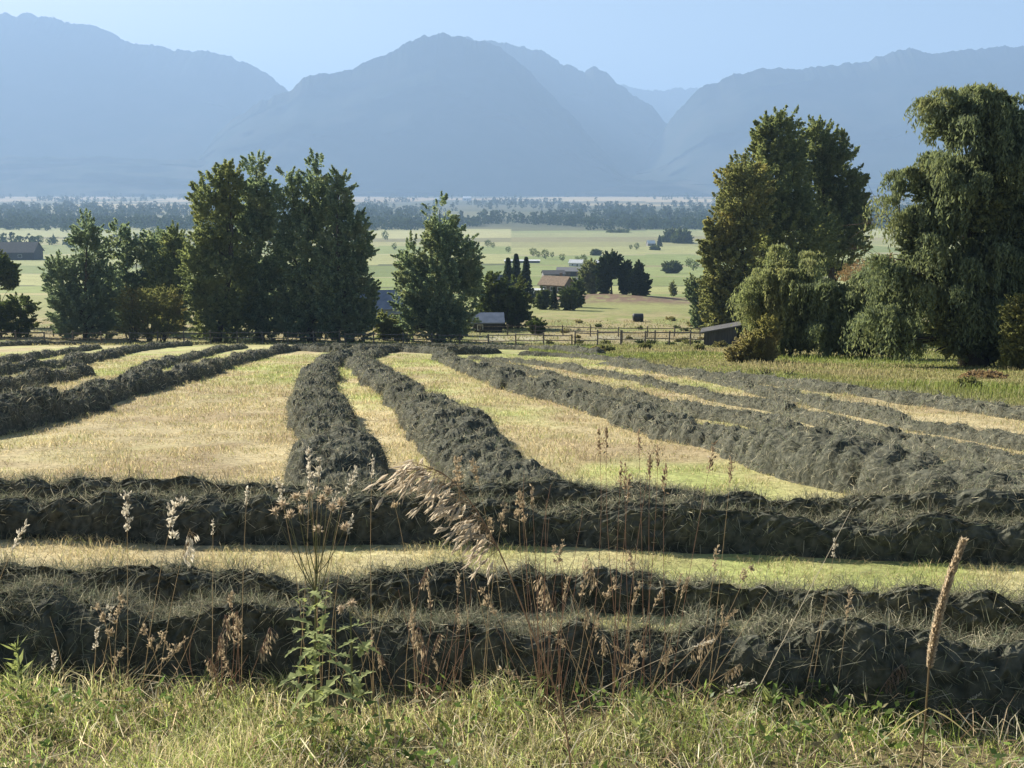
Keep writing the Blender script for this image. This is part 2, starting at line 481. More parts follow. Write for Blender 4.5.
# ------------------------------------------------------------------ ground colour
def ground_color(x, Y):
    x = np.asarray(x, float); Y = np.asarray(Y, float)
    n1 = fbm(x * 0.25, Y * 0.12, seed=21, octv=4); n2 = fbm(x * 1.3, Y * 0.9, seed=25, octv=3)
    tan_ = rgb(0.425, 0.355, 0.20); grn = rgb(0.335, 0.365, 0.13); dry = rgb(0.50, 0.42, 0.25)
    n3 = fbm(x * 0.55, Y * 0.35, seed=27, octv=3)
    g = np.clip(0.50 + 0.75 * n1 + 0.30 * n2 + 0.55 * n3 + smooth01(Y, 25, 60) * 0.55 - smooth01(Y, 10, 16) * 0.38, 0, 1)
    g = np.where((Y < 10.5) & (x > 1.0), np.clip(g + 0.35, 0, 1), g)
    c = lerp(tan_, grn, g[..., None])
    c = lerp(c, dry, np.clip(n2 * 0.6, 0, 0.6)[..., None])
    lane = np.where(Y < 11, Y * 2.2, (x + 0.1475 * Y) * 1.1); along = np.where(Y < 11, x * 0.1, Y * 0.035)
    streak = vnoise(lane, along, seed=33) + 0.6 * vnoise(lane * 2.3, along * 1.5, seed=34)
    c = c * (1 + 0.13 * streak[..., None])
    thatch = smooth01(fbm(x * 0.8 + 9, Y * 0.5, seed=29, octv=4), 0.15, 0.6)
    c = lerp(c, rgb(0.30, 0.225, 0.135), (0.55 * thatch)[..., None])
    # verge in front
    v = smooth01(Y, 6.0, 5.0)
    c = lerp(c, rgb(0.15, 0.125, 0.065), v[..., None])
    # margin right of the hay field and beyond it
    xe = np.interp(Y, _outer[::-1, 1], _outer[::-1, 0])
    m = smooth01(x - xe, 0.6, 1.6) * smooth01(Y, 12, 20)
    marg = lerp(rgb(0.20, 0.22, 0.065), rgb(0.30, 0.26, 0.12), np.clip(0.4 + 0.8 * n1, 0, 1)[..., None])
    c = lerp(c, marg, m[..., None])
    e = smooth01(Y + 2 * n1, 113, 118)
    past = lerp(rgb(0.30, 0.25, 0.135), rgb(0.20, 0.215, 0.075), np.clip(0.45 + 1.0 * n1 + 0.5 * n3, 0, 1)[..., None])
    c = lerp(c, past, e[..., None])
    # farmland further down
    px = x / np.maximum(Y, 1) * F + 512
    b = fbm(x * 0.004, Y * 0.012, seed=31, octv=3)
    far = lerp(rgb(0.24, 0.25, 0.10), rgb(0.20, 0.235, 0.085), np.clip(0.5 + b, 0, 1)[..., None])
    c = lerp(c, far, smooth01(Y, 170, 230)[..., None])
    bank = np.exp(-((Y - 262) / 22) ** 4) * np.exp(-((x - 26) / 22) ** 4) * np.clip(.9 + .9 * n3, .2, 1)
    c = lerp(c, rgb(0.17, 0.115, 0.085), np.clip(bank * 1.3, 0, 0.95)[..., None])
    track = np.exp(-((Y - 133 - 0.02 * x) / 5) ** 4) * smooth01(x, -6, -2) * smooth01(x, 30, 26)
    c = lerp(c, rgb(0.38, 0.34, 0.25), (0.8 * track * np.clip(.7 + n1, 0, 1))[..., None])
    # strips of the valley: hedgerows and fields run across the view
    strips = [(330, 345, (0.28, 0.27, 0.12)), (345, 420, (0.19, 0.24, 0.075)), (420, 428, (0.11, 0.12, 0.06)), (428, 520, (0.22, 0.26, 0.095)),
              (520, 530, (0.32, 0.30, 0.17)), (530, 660, (0.19, 0.235, 0.085)), (660, 680, (0.10, 0.115, 0.055)), (680, 860, (0.21, 0.25, 0.095)),
              (860, 880, (0.33, 0.31, 0.18)), (880, 1080, (0.21, 0.245, 0.095)), (1080, 1250, (0.27, 0.27, 0.125)), (1250, 1400, (0.20, 0.19, 0.10)),
              (1400, 1620, (0.30, 0.31, 0.15)), (1620, 1700, (0.24, 0.27, 0.12)), (1700, 3400, (0.09, 0.10, 0.055)), (3400, 4100, (0.34, 0.28, 0.17)),
              (4100, 4600, (0.14, 0.13, 0.08)), (4600, 6500, (0.38, 0.30, 0.20)), (6500, 7200, (0.16, 0.14, 0.09)), (7200, 9000, (0.33, 0.27, 0.18)), (9000, 30000, (0.10, 0.10, 0.065))]
    Yw = Y * (1 + 0.03 * vnoise(x * 0.003, Y * 0.001, seed=41) + 0.05 * np.sign(vnoise(np.floor(x / (Y * 0.12 + 1)), np.floor(np.log(np.maximum(Y, 1)) * 6), seed=44)) * 0.4)
    for a, b_, col in strips:
        mk = (Yw >= a) & (Yw < b_)
        k = vnoise(np.floor(x / (0.09 * (a + b_))), a + 0 * x, seed=47)
        cc = lerp(np.array(col), rgb(.33, .28, .15), np.clip(0.55 * k, 0, .4)[..., None]) * (1 + 0.2 * k[..., None])
        c = np.where(mk[..., None], cc, c)
    # unevenly wooded far valley floor
    w = fbm(x * 0.0016, Y * 0.0011, seed=51, octv=4)
    wood = smooth01(w, 0.0, 0.25) * smooth01(Y, 1700, 1900)
    c = lerp(c, rgb(0.075, 0.085, 0.05), (0.85 * wood)[..., None])
    return c

def build_ground():
    Yv = np.concatenate([np.linspace(-14, 2.4, 12), np.geomspace(2.5, 130, 430), np.geomspace(130.5, 21500, 420)])
    u = np.linspace(-1, 1, 521); u = np.sign(u) * (0.6 * np.abs(u) + 0.4 * np.abs(u) ** 3)
    Wd = np.where(Yv < 2.5, 14, 14 + 0.66 * np.maximum(Yv, 0))
    X = u[None, :] * Wd[:, None]; YY = np.broadcast_to(Yv[:, None], X.shape)
    Z = ground_z(X, YY)
    V = np.stack([X, YY, Z], -1)
    r, c = X.shape
    idx = np.arange(r * c).reshape(r, c)
    q = np.stack([idx[:-1, :-1], idx[:-1, 1:], idx[1:, 1:], idx[1:, :-1]], -1).reshape(-1, 4)
    g = Geo(); g.add(V.reshape(-1, 3), q, ground_color(X, YY).reshape(-1, 3))
    return tag(g.build('ground', M['ground'], smooth=True), kind='structure')
build_ground()

# ------------------------------------------------------------------ mountains
def mountain(name, ridge, Dr, Df, Db, seed, spur=0.07, nx=700, nv=90, mat='mountain'):
    px = np.array([p[0] for p in ridge], float); py = np.array([p[1] for p in ridge], float)
    us = np.linspace(px[0], px[-1], nx)
    hy = np.interp(us, px, py)
    jag = -1.9 * fbm(us * 0.13, us * 0 + 3.3, seed=seed, octv=5, gain=0.62) * Dr / F      # ragged crest, fading down the slopes
    hy = np.convolve(np.pad(hy, 4, mode='edge'), np.ones(9) / 9, 'valid')
    top = np.array([pt(a, b, Dr) for a, b in zip(us, hy)])
    zb = ZV - 20
    v = np.linspace(-1, 1, nv); v = np.sign(v) * np.abs(v) ** 1.5
    Vs = []
    for t in v:
        Yd = lerp(Dr, Df, -t) if t < 0 else lerp(Dr, Db, t)
        fall = (1 - abs(t)) ** (1.15)
        x = top[:, 0] * (1 + 0.0 * t)
        Hh = (top[:, 2] - zb)
        n = fbm(x / 700.0, np.full(nx, t * 5.0), seed=seed + 5, octv=4)
        rid = 1 - np.abs(fbm(x / 1100.0 + 0.25 * n, np.full(nx, t * 2.2), seed=seed + 9, octv=3))
        k = 4 * abs(t) * (1 - abs(t)) if abs(t) < 0.5 else 1.0 * 4 * abs(t) * (1 - abs(t))
        z = zb + Hh * fall * (1 + spur * 1.6 * k * (rid - 0.62)) + Hh * 0.05 * k * n + jag * (1 - abs(t)) ** 9
        Vs.append(np.c_[x, np.full(nx, Yd) + 150 * k * n, z])
    V = np.vstack(Vs)
    idx = np.arange(nv * nx).reshape(nv, nx)
    q = np.stack([idx[:-1, :-1], idx[:-1, 1:], idx[1:, 1:], idx[1:, :-1]], -1).reshape(-1, 4)
    g = Geo(); g.add(V, q)
    return tag(g.build(name, M[mat], smooth=True), kind='structure')

mountain('mountain', [(-420, 120), (-300, 60), (-180, 34), (-80, 22), (-30, 16), (0, 12.5), (15, 15), (30, 13.5), (45, 17.5), (70, 21), (75, 24), (92, 23), (105, 30), (127, 41),
                      (150, 46), (175, 50), (190, 50), (200, 48.5), (225, 54), (245, 61), (260, 69), (275, 79), (288, 90), (320, 112), (380, 150), (440, 190)], 9200, 7000, 11600, 3)
mountain('mountain', [(196, 190), (205, 152), (215, 137), (235, 117), (255, 104), (270, 97.5), (290, 90), (306, 77), (325, 74), (350, 69), (370, 60), (395, 49), (420, 37.5),
                      (440, 33), (455, 36), (475, 39.5), (493, 43), (512, 55), (538, 80), (565, 108), (592, 138), (614, 162), (640, 190)], 7600, 6500, 9900, 13)
mountain('mountain', [(360, 190), (400, 90), (430, 40), (455, 36), (475, 39), (492, 41), (512, 44), (529, 47.5), (542, 50), (550, 55), (562, 63.5), (587, 70), (592, 66.5), (598, 67), (609, 74),
                      (614, 80), (627, 89), (647, 102), (662, 117), (680, 138), (720, 190)], 9000, 7300, 10900, 23)
mountain('mountain', [(480, 160), (560, 105), (600, 92), (622, 85), (634, 87), (647, 91), (662, 91), (682, 87.5), (697, 87), (730, 92), (800, 120), (880, 180)], 13000, 11300, 14400, 33)
mountain('mountain', [(560, 192), (612, 165), (645, 152), (662, 132), (676, 113), (697, 89), (712, 84), (732, 76), (757, 68.5), (792, 68), (832, 66), (857, 64), (882, 55), (907, 48.5),
                      (927, 51.5), (947, 52), (977, 48.5), (1024, 44), (1080, 40), (1160, 50), (1280, 60), (1400, 110), (1500, 180)], 8200, 6700, 10600, 43)
mountain('foothill', [(-420, 172), (-250, 160), (-100, 158), (0, 157), (60, 155), (120, 157), (200, 160), (260, 168), (330, 176), (420, 178), (520, 180), (640, 181), (760, 180), (900, 179), (1100, 176), (1400, 184)],
         7100, 6350, 7900, 57, 0.12, 420, 40, 'foothill')

# ------------------------------------------------------------------ haze
def build_haze():
    m, nt, out = new_mat('valley haze')
    p = N(nt, 'ShaderNodeVolumePrincipled')
    p.inputs['Color'].default_value = HAZE_COLOR + (1,)
    p.inputs['Density'].default_value = HAZE_DENSITY
    p.inputs['Anisotropy'].default_value = HAZE_ANISO
    nt.links.new(p.outputs[0], out.inputs['Volume'])
    g = Geo(); z0, z1 = ZV - 60, 1720.0
    g.box((0, 10700, (z0 + z1) / 2), (32000, 22000, z1 - z0))
    o = g.build('haze', m)
    tag(o, kind='stuff', label='pale blue haze filling the whole valley', cat='haze')
build_haze()

# ------------------------------------------------------------------ distant woods of the valley floor (nobody could count them)
def far_woods():
    g = Geo()
    pos = []
    def scatter(n, pxa, pxb, Ya, Yb, hmin, hmax, thr, seed):
        pxs = rng.uniform(pxa, pxb, n); Ys = np.exp(rng.uniform(math.log(Ya), math.log(Yb), n))
        x = (pxs - 512) / F * Ys
        w = fbm(x * 0.0035, Ys * 0.0022, seed=seed, octv=3)
        k = w > thr
        for a, b in zip(x[k], Ys[k]): pos.append((a, b, rng.uniform(hmin, hmax)))
    scatter(2600, -150, 1200, 1680, 2100, 9, 18, -0.6, 61)
    scatter(3200, -150, 1200, 2100, 3600, 11, 22, -0.4, 62)
    scatter(2400, -150, 1200, 3600, 5200, 11, 22, 0.12, 63)
    scatter(2400, -150, 1200, 5200, 8200, 12, 24, 0.28, 64)
    scatter(500, -150, 420, 1000, 1700, 7, 12, 0.1, 65)
    pos_ = np.array(pos)
    nl = 26
    P = np.repeat(pos_, nl, axis=0)
    h = P[:, 2]
    t = rng.uniform(0.05, 1, len(P))
    rad = h * 0.36 * np.sqrt(np.clip(1 - (t * 1.15 - 0.35) ** 2 / 0.75, 0.02, 1)) * np.sqrt(rng.uniform(0, 1, len(P)))
    ph = rng.uniform(0, 2 * math.pi, len(P))
    q = np.c_[P[:, 0] + rad * np.cos(ph), P[:, 1] + rad * np.sin(ph), ground_z(P[:, 0], P[:, 1]) + t * h]
    add_leaves(g, q, h * 0.34, h * 0.26)
    o = g.build('distant_woodland', M['pine'])
    tag(o, 'hazy belts of distant woodland across the valley floor', 'woodland', kind='stuff')
far_woods()

# ------------------------------------------------------------------ trees
def plume_crown(g, lobes, nplumes, leaf, per=70, upness=1.0, jag=1.0, mat=0):
    """lobes: list of (centre, (rx, ry, rz)); plumes of leaves rise out of the lobes"""
    vol = np.array([r[0] * r[2] for c, r in lobes]); vol = vol / vol.sum()
    for (c, r), w in zip(lobes, vol):
        n = max(8, int(nplumes * w * 4.8))
        d = rand_unit(n); rho = rng.uniform(0.12, 1.0, n) ** 0.5
        base = c + d * rho[:, None] * np.array(r) * 0.92
        # ragged outline: whole plumes pushed out or in
        nn = vnoise(d[:, 0] * 2.2 + c[0], d[:, 1] * 2.2 + c[1], d[:, 2] * 2.2 + c[2], seed=int(abs(c[0]) * 7) % 97)
        base = c + (base - c) * (1 + 0.11 * jag * nn)[:, None]
        gap = vnoise(base[:, 0] * 1.1 / np.mean(r) * 2, base[:, 1] * 1.1 / np.mean(r) * 2, base[:, 2] * 2.2 / np.mean(r), seed=11)
        keep = (gap > -0.42) | (rho < 0.45)
        d, rho, base = d[keep], rho[keep], base[keep]; n = len(d)
        outer = smooth01(rho, 0.72, 0.98)
        out = unit(np.c_[d[:, 0] * 0.8, d[:, 1] * 0.8, 0.3 * d[:, 2] + upness * rng.uniform(0.0, 0.8, n)])
        ln = ((0.15 * np.mean(r)) * rng.uniform(0.6, 1.4, n) + leaf * 1.5) * (1 + 0.25 * outer)
        t = rng.uniform(0, 1, (n, per)) ** 0.8
        wd = ((0.075 * np.mean(r) + leaf * 0.6) * (1 - 0.35 * outer))[:, None] * (1 - 0.86 * t)
        off = rng.normal(size=(n, per, 3)) * wd[:, :, None] * 0.62
        P = base[:, None] + out[:, None] * ((t - 0.35) * ln[:, None])[:, :, None] + off
        P = P.reshape(-1, 3)
        sz = rng.uniform(0.65, 1.35, len(P)) * leaf * 0.85
        ax = np.repeat(out, per, axis=0) * 0.7 + rng.normal(size=P.shape) * 0.7
        add_leaves(g, P, sz * 1.25, sz * 0.75, ax, mat=mat)

def weep_crown(g, lobes, nstr, leaf, drop, mat=0, zmin=None):
    """hanging strands from the upper shells of the lobes"""
    vol = np.array([r[0] * r[2] for c, r in lobes]); vol = vol / vol.sum()
    for (c, r), w in zip(lobes, vol):
        k = max(6, int(nstr * w / 26))
        cd = rand_unit(k); cd[:, 2] = np.where(cd[:, 2] < -0.35, -cd[:, 2], cd[:, 2])
        crho = rng.uniform(0.55, 1.08, k)
        cc = c + cd * crho[:, None] * np.array(r)
        size = rng.uniform(0.45, 1.2, k)
        m_ = 26; per = 22
        for i in range(k):
            a_ = rng.uniform(0, 2 * math.pi, m_); rr = size[i] * 0.75 * np.sqrt(rng.uniform(0, 1, m_))
            dx = np.cos(a_) * rr + cd[i, 0] * rr * 0.9; dy = np.sin(a_) * rr + cd[i, 1] * rr * 0.9
            ln = drop * size[i] * rng.uniform(0.3, 1.0, m_) * (0.55 + 0.6 * max(0, cd[i, 2] * -0.3 + 0.5))
            t = np.linspace(0, 1, per)[None, :] + rng.uniform(-.03, .03, (m_, per)); t = np.clip(t, 0, 1)
            P = np.zeros((m_, per, 3))
            P[:, :, 0] = cc[i, 0] + dx[:, None] * np.sqrt(t) * 1.15
            P[:, :, 1] = cc[i, 1] + dy[:, None] * np.sqrt(t) * 1.15
            P[:, :, 2] = cc[i, 2] + 0.35 * size[i] * np.sin(np.clip(t * 2.2, 0, math.pi)) - ln[:, None] * t ** 1.7
            P = (P + rng.normal(size=P.shape) * leaf * 0.5).reshape(-1, 3)
            ax = np.tile([[0.0, 0, -1]], (len(P), 1)) + rng.normal(size=P.shape) * 0.45
            ok = P[:, 2] > (zmin if zmin is not None else -1e9)
            P, ax = P[ok], ax[ok]
            sz = rng.uniform(0.7, 1.3, len(P)) * leaf
            add_leaves(g, P, sz * 2.0, sz * 0.6, ax, mat=mat)

def limbs(g, base, lobes, rad, nb=4):
    """tapered trunk with limbs into each lobe"""
    base = np.array(base, float)
    top = max(lobes, key=lambda l: l[0][2] + l[1][2])
    tip = np.array(top[0]) + np.array([0, 0, top[1][2] * 0.6])
    k = np.linspace(0, 1, 9)
    bend = np.array([rng.normal() * 0.05, rng.normal() * 0.05, 0]) * (tip[2] - base[2])
    tr = base + (tip - base) * k[:, None] + bend * np.sin(k * math.pi)[:, None]
    tr[0, 2] -= 0.3
    flare = 1 + 0.6 * np.exp(-k * 14)
    g.tube(tr, rad * (1 - 0.88 * k) * flare, 8)
    for c, r in lobes:
        for _ in range(nb):
            e = np.array(c) + rand_unit(1)[0] * np.array(r) * 0.75
            s = rng.uniform(0.18, 0.75); s = min(s, max(0.08, (e[2] - base[2]) / (tip[2] - base[2]) - 0.08))
            p0 = base + (tip - base) * s + bend * math.sin(s * math.pi)
            q = np.linspace(0, 1, 6)[:, None]
            lm = p0 + (e - p0) * q + np.array([0, 0, 0.12 * np.linalg.norm(e - p0)]) * np.sin(q * math.pi) + rng.normal(size=(6, 3)) * 0.05 * q * np.linalg.norm(e - p0) * 0.4
            g.tube(lm, rad * (1 - s) * 0.42 * (1 - 0.85 * q[:, 0]), 5)

def conv_lobes(lobes, Y, base):
    out = []
    for l in lobes:
        cx, cy, rx, ry = l[:4]; dY = l[4] if len(l) > 4 else 0.0
        c = pt(cx, cy, Y + dY); m = mpp(Y + dY)
        out.append((c - np.array(base), (rx * m, rx * m * 0.9, ry * m)))
    return out

def add_skirt(L):
    """branches of these trees come down to the ground: low lobes under the lowest ones"""
    out = list(L)
    for c, r in L:
        if c[2] - r[2] < 3.2 and c[2] > r[2] * 0.5:
            rz = max(r[2] * 0.6, c[2] * 0.5)
            out.append((np.array([c[0] * 0.95, c[1], rz * 0.9]), (r[0] * 0.88, r[1] * 0.88, rz)))
    return out

def tree(name, label, cat, lobes, base_px, Y=None, mat='poplar', nplumes=200, leaf=0.30, per=52, style='plume', rad=None, upness=1.0, drop=4.0, group=None, jag=1.0, inner=None, base_y=None, nb=4, skirt=True):
    if Y is None:
        b = at(base_px, base_y)
    else:
        x = (base_px - 512) / F * Y * 1.0
        b = np.array([pt(base_px, 340, Y)[0], Y, 0.0]); b[2] = float(ground_z(b[0], Y))
    L = conv_lobes(lobes, b[1], b)
    if skirt: L = add_skirt(L)
    t = thing(name, b, label, cat, group)
    H = max(c[2] + r[2] for c, r in L)
    g = Geo(); limbs(g, (0, 0, 0), L, rad or H * 0.018, nb)
    g.build('trunk', M['bark'], t, smooth=True)
    g = Geo()
    if style == 'plume': plume_crown(g, L, nplumes, leaf, per, upness, jag)
    else:
        weep_crown(g, L, nplumes, leaf, drop, zmin=0.1)
        plume_crown(g, [(c, tuple(np.array(r) * 0.72)) for c, r in L], nplumes // 5, leaf * 1.2, 40, 0.2, 1.0)
    g.build('crown', M[mat], t)
    return t

def shrub(name, label, cat, lobes, base_px, Y=None, base_y=None, mat='bush', nplumes=90, leaf=0.22, per=50, upness=0.5, group=None, jag=1.2):
    b = at(base_px, base_y) if Y is None else np.array([pt(base_px, 340, Y)[0], Y, 0.0])
    if Y is not None: b[2] = float(ground_z(b[0], Y))
    L = add_skirt(conv_lobes(lobes, b[1], b))
    t = thing(name, b, label, cat, group)
    g = Geo()
    for c, r in L:
        for _ in range(7):
            e = np.array(c) + rand_unit(1)[0] * np.array(r) * 0.7
            q = np.linspace(0, 1, 5)[:, None]
            s = np.array([c[0] * 0.7, c[1] * 0.7, -0.1]) + np.array([rng.normal() * .1, rng.normal() * .1, 0]) * r[0]
            if e[2] < 0.2: e[2] = 0.3
            g.tube(s + (e - s) * q, 0.05 * (r[0] / 2 + .3) * (1 - 0.8 * q[:, 0]), 5)
    g.build('stem', M['bark'], t, smooth=True)
    g = Geo(); plume_crown(g, L, nplumes, leaf, per, upness, jag)
    g.build('foliage', M[mat], t)
    return t

def conifer(label, px, base_y, top_y, wpx, Y, group=None, name='conifer_tree', mat='pine'):
    b = np.array([pt(px, 300, Y)[0], Y, 0.0]); b[2] = float(ground_z(b[0], Y))
    H = pt(px, top_y, Y)[2] - b[2]; Wm = wpx * mpp(Y) / 2
    t = thing(name, b, label, 'tree', group)
    g = Geo(); g.tube(np.array([[0, 0, -.3], [0, 0, H * .5], [0, 0, H * .97]]), [H * .022, H * .014, H * .002], 6)
    g.build('trunk', M['bark'], t, smooth=True)
    g = Geo(); n = 2600
    k = rng.uniform(0.04, 1, n) ** 1.1
    tier = 0.72 + 0.28 * np.abs(np.sin(k * 17))
    r = Wm * (1 - k) ** 0.75 * tier * np.sqrt(rng.uniform(0.05, 1, n)) * 1.1 + 0.1
    ph = rng.uniform(0, 2 * math.pi, n)
    r = r * (1 + 0.25 * np.sin(ph * 3 + k * 9))
    P = np.c_[r * np.cos(ph), r * np.sin(ph), H * (0.06 + 0.94 * k) - r * 0.25]
    add_leaves(g, P, H * 0.075, H * 0.035, np.c_[np.cos(ph), np.sin(ph), np.full(n, -0.1)] + rng.normal(size=(n, 3)) * 0.3)
    g.build('crown', M[mat], t)
    return t

def build_trees():
    # left of the big group
    tree('poplar_tree', 'feathery grey-green tree with a pointed top at the far left', 'tree', [(88, 250, 17, 40), (64, 282, 22, 32), (104, 288, 18, 32), (84, 300, 34, 20)], 86, 132, 'poplar_grey', 300, 0.26, 52)
    tree('poplar_tree', 'dark rounded tree behind the feathery grey-green one', 'tree', [(120, 246, 16, 30), (142, 268, 24, 38), (128, 290, 30, 28), (160, 262, 24, 40)], 138, 146, 'poplar_dark', 170, 0.32, 52)
    tree('poplar_tree', 'olive tree with rusty tinge squeezed left of the big dark group', 'tree', [(176, 258, 15, 34), (168, 285, 24, 30)], 172, 142, 'poplar', 120, 0.30, 52)
    shrub('shrub', 'pale olive thicket behind the left fence', 'shrub', [(128, 303, 14, 17), (148, 300, 16, 16), (168, 302, 17, 18)], 148, 128, mat='olive', nplumes=120)
    shrub('shrub', 'dark hedge-like bush low at the left edge of the picture', 'shrub', [(-8, 306, 18, 13), (18, 306, 20, 13)], 8, 136, nplumes=120, leaf=0.26)
    tree('bushy_tree', 'dark small tree cut by the left edge of the picture', 'tree', [(-4, 268, 13, 19), (8, 274, 11, 18)], 2, 160, 'bush', 90, 0.30)
    shrub('shrub', 'tall dusky shrub filling the gap under the left trees beside the thicket', 'shrub', [(112, 290, 16, 26), (118, 310, 18, 14)], 114, 150, nplumes=110, leaf=0.26)
    tree('broadleaf_tree', 'dusky rounded tree between the dark left tree and the big group', 'tree', [(166, 262, 20, 34), (158, 290, 20, 28)], 162, 156, 'bush', 150, 0.30)
    # big group of cottonwoods
    tree('cottonwood_tree', 'left cottonwood of the big group, sunlit yellow-green on its left flank', 'tree', [(212, 215, 25, 50), (202, 268, 22, 52), (226, 280, 32, 50), (228, 190, 18, 34)], 216, 128, 'poplar', 300, 0.30, 52)
    tree('cottonwood_tree', 'tall middle cottonwood of the big group with a pale browned top', 'tree', [(258, 200, 21, 50), (252, 250, 32, 60), (266, 295, 38, 42)], 260, 131, 'poplar_dark', 300, 0.30, 52)
    tree('cottonwood_tree', 'tall right cottonwood of the big group with several slender tips', 'tree', [(288, 212, 14, 52), (316, 200, 22, 50), (312, 258, 40, 55), (310, 300, 42, 36)], 312, 129, 'poplar_dark', 320, 0.30, 52)
    tree('cottonwood_tree', 'outer cottonwood on the right flank of the big group', 'tree', [(340, 205, 15, 40), (352, 250, 22, 48), (356, 292, 24, 40), (336, 285, 26, 48)], 350, 126, 'poplar_dark', 340, 0.29, 52)
    # single tree right of them
    tree('cottonwood_tree', 'single dense cottonwood with a spiky peak by the metal-roofed shed', 'tree', [(440, 232, 20, 36), (450, 258, 33, 38), (442, 288, 42, 38), (412, 272, 18, 38), (410, 302, 20, 28), (442, 316, 30, 18), (470, 275, 16, 34)], 440, 127, 'poplar_dark', 330, 0.28, 52)
    shrub('shrub', 'round green bushy thicket behind the metal-roofed shed', 'shrub', [(488, 290, 20, 20), (512, 294, 18, 20), (520, 305, 16, 18), (500, 300, 24, 16)], 512, 156, mat='bush', nplumes=170, leaf=0.32)
    shrub('shrub', 'small round dark bush right of the metal-roofed shed', 'shrub', [(537, 325, 10, 7)], 537, 140, nplumes=50, leaf=0.2, per=40)
    shrub('shrub', 'bush catching sun just left of the metal-roofed shed', 'shrub', [(463, 320, 9, 9)], 463, 138, mat='willow', nplumes=40, leaf=0.2, per=40)
    conifer('left dark conifer above the brown-roofed house', 508, 277, 258, 15, 250, 'conifers by the brown-roofed house')
    conifer('tallest dark conifer by the brown-roofed house', 516, 277, 254, 15, 256, 'conifers by the brown-roofed house')
    conifer('right dark conifer nearest the brown-roofed house', 526, 279, 257, 14, 252, 'conifers by the brown-roofed house')
    conifer('slim dark conifer among the bushes below the brown-roofed house', 554, 308, 287, 9, 215)
    shrub('shrub', 'rounded grey-green bush right of the slim conifer', 'shrub', [(569, 297, 10, 11)], 569, 214, nplumes=60, leaf=0.32, mat='bush')
    shrub('shrub', 'dark bush left of the slim conifer', 'shrub', [(543, 297, 8, 10)], 543, 218, nplumes=50, leaf=0.32)
    shrub('shrub', 'taller dark bush behind the grey-green one below the house', 'shrub', [(578, 291, 7, 14)], 578, 226, nplumes=60, leaf=0.34)
    tree('broadleaf_tree', 'pale green tree between the brown-roofed house and the dark pines', 'tree', [(590, 274, 11, 14)], 590, 282, 'willow', 90, 0.42)
    tree('pine_tree', 'largest dark pine on the brown bank', 'tree', [(611, 266, 13, 15), (604, 272, 9, 12)], 611, 268, 'pine', 150, 0.40)
    tree('pine_tree', 'middle dark pine on the brown bank', 'tree', [(626, 274, 8, 14)], 626, 266, 'pine', 100, 0.38)
    tree('pine_tree', 'rightmost dark pine on the brown bank with a pointed tip', 'tree', [(637, 277, 10, 12), (639, 268, 5, 8), (645, 282, 6, 9)], 638, 262, 'pine', 120, 0.38)
    tree('sapling', 'thin young tree standing alone below the round field bush', 'tree', [(673, 289, 4, 8)], 673, 300, 'olive', 26, 0.30, 30)
    shrub('shrub', 'round grey-brown bush alone in the green valley field', 'shrub', [(672, 267, 10, 6)], 672, 560, mat='bush', nplumes=70, leaf=0.7)
    tree('broadleaf_tree', 'right hazy tree of the pair in the valley field', 'tree', [(682, 240, 10, 11)], 682, 1150, 'bush', 70, 1.7)
    tree('broadleaf_tree', 'left hazy tree of the pair in the valley field', 'tree', [(671, 238, 8, 9), (666, 241, 6, 7)], 670, 1180, 'bush', 60, 1.7)
    conifer('lone hazy conifer beside the far white-roofed shack', 658, 246, 235, 6, 1050)
    shrub('shrub', 'small hazy bush below the far conifer', 'shrub', [(655, 250, 4, 4)], 655, 960, nplumes=30, leaf=1.3)
    shrub('shrub', 'far round bush above the grey sheds', 'shrub', [(596, 253, 5, 4)], 596, 830, nplumes=30, leaf=1.1)
    shrub('shrub', 'low hazy thicket on the far edge of the pale field', 'shrub', [(621, 233, 10, 3), (611, 233, 5, 2.4)], 620, 1560, nplumes=50, leaf=1.8)
    shrub('shrub', 'green bush in front of the pale blue house', 'shrub', [(383, 322, 10, 10), (398, 326, 10, 8)], 388, 130, mat='poplar', nplumes=60, leaf=0.24)
    # right group
    tree('cottonwood_tree', 'cottonwood with yellowing leaves beside the small dark shed', 'tree', [(728, 262, 28, 52), (742, 205, 30, 50), (722, 300, 24, 36), (752, 300, 26, 38), (712, 240, 14, 30)], 738, 116, 'poplar_gold', 360, 0.29, 52)
    tree('cottonwood_tree', 'tallest dark cottonwood in the middle of the right group', 'tree', [(780, 150, 26, 44), (772, 190, 42, 52), (790, 240, 50, 60), (765, 140, 14, 28)], 785, 126, 'poplar', 360, 0.30, 52)
    tree('cottonwood_tree', 'right dark cottonwood with ochre patches at its crown', 'tree', [(816, 160, 26, 42), (838, 180, 24, 50), (835, 235, 36, 44), (858, 205, 12, 30)], 836, 130, 'poplar', 340, 0.30, 52)
    tree('cottonwood_tree', 'small dark green tree left of the yellowing cottonwood', 'tree', [(694, 290, 9, 16), (700, 310, 10, 16)], 697, 150, 'poplar_dark', 70, 0.28)
    tree('willow_tree', 'yellow-green weeping willow in front of the dark cottonwoods', 'tree', [(786, 282, 30, 34), (772, 318, 26, 30), (806, 312, 30, 34), (764, 296, 16, 30)], 790, 66, 'willow', 2600, 0.12, style='weep', drop=2.5)
    tree('willow_tree', 'dark low willow thicket between the two weeping willows', 'tree', [(846, 300, 28, 24), (868, 316, 34, 30), (838, 330, 28, 26), (900, 325, 28, 30), (884, 286, 24, 22)], 862, 63, 'willow_dark', 2200, 0.125, style='weep', drop=2.2)
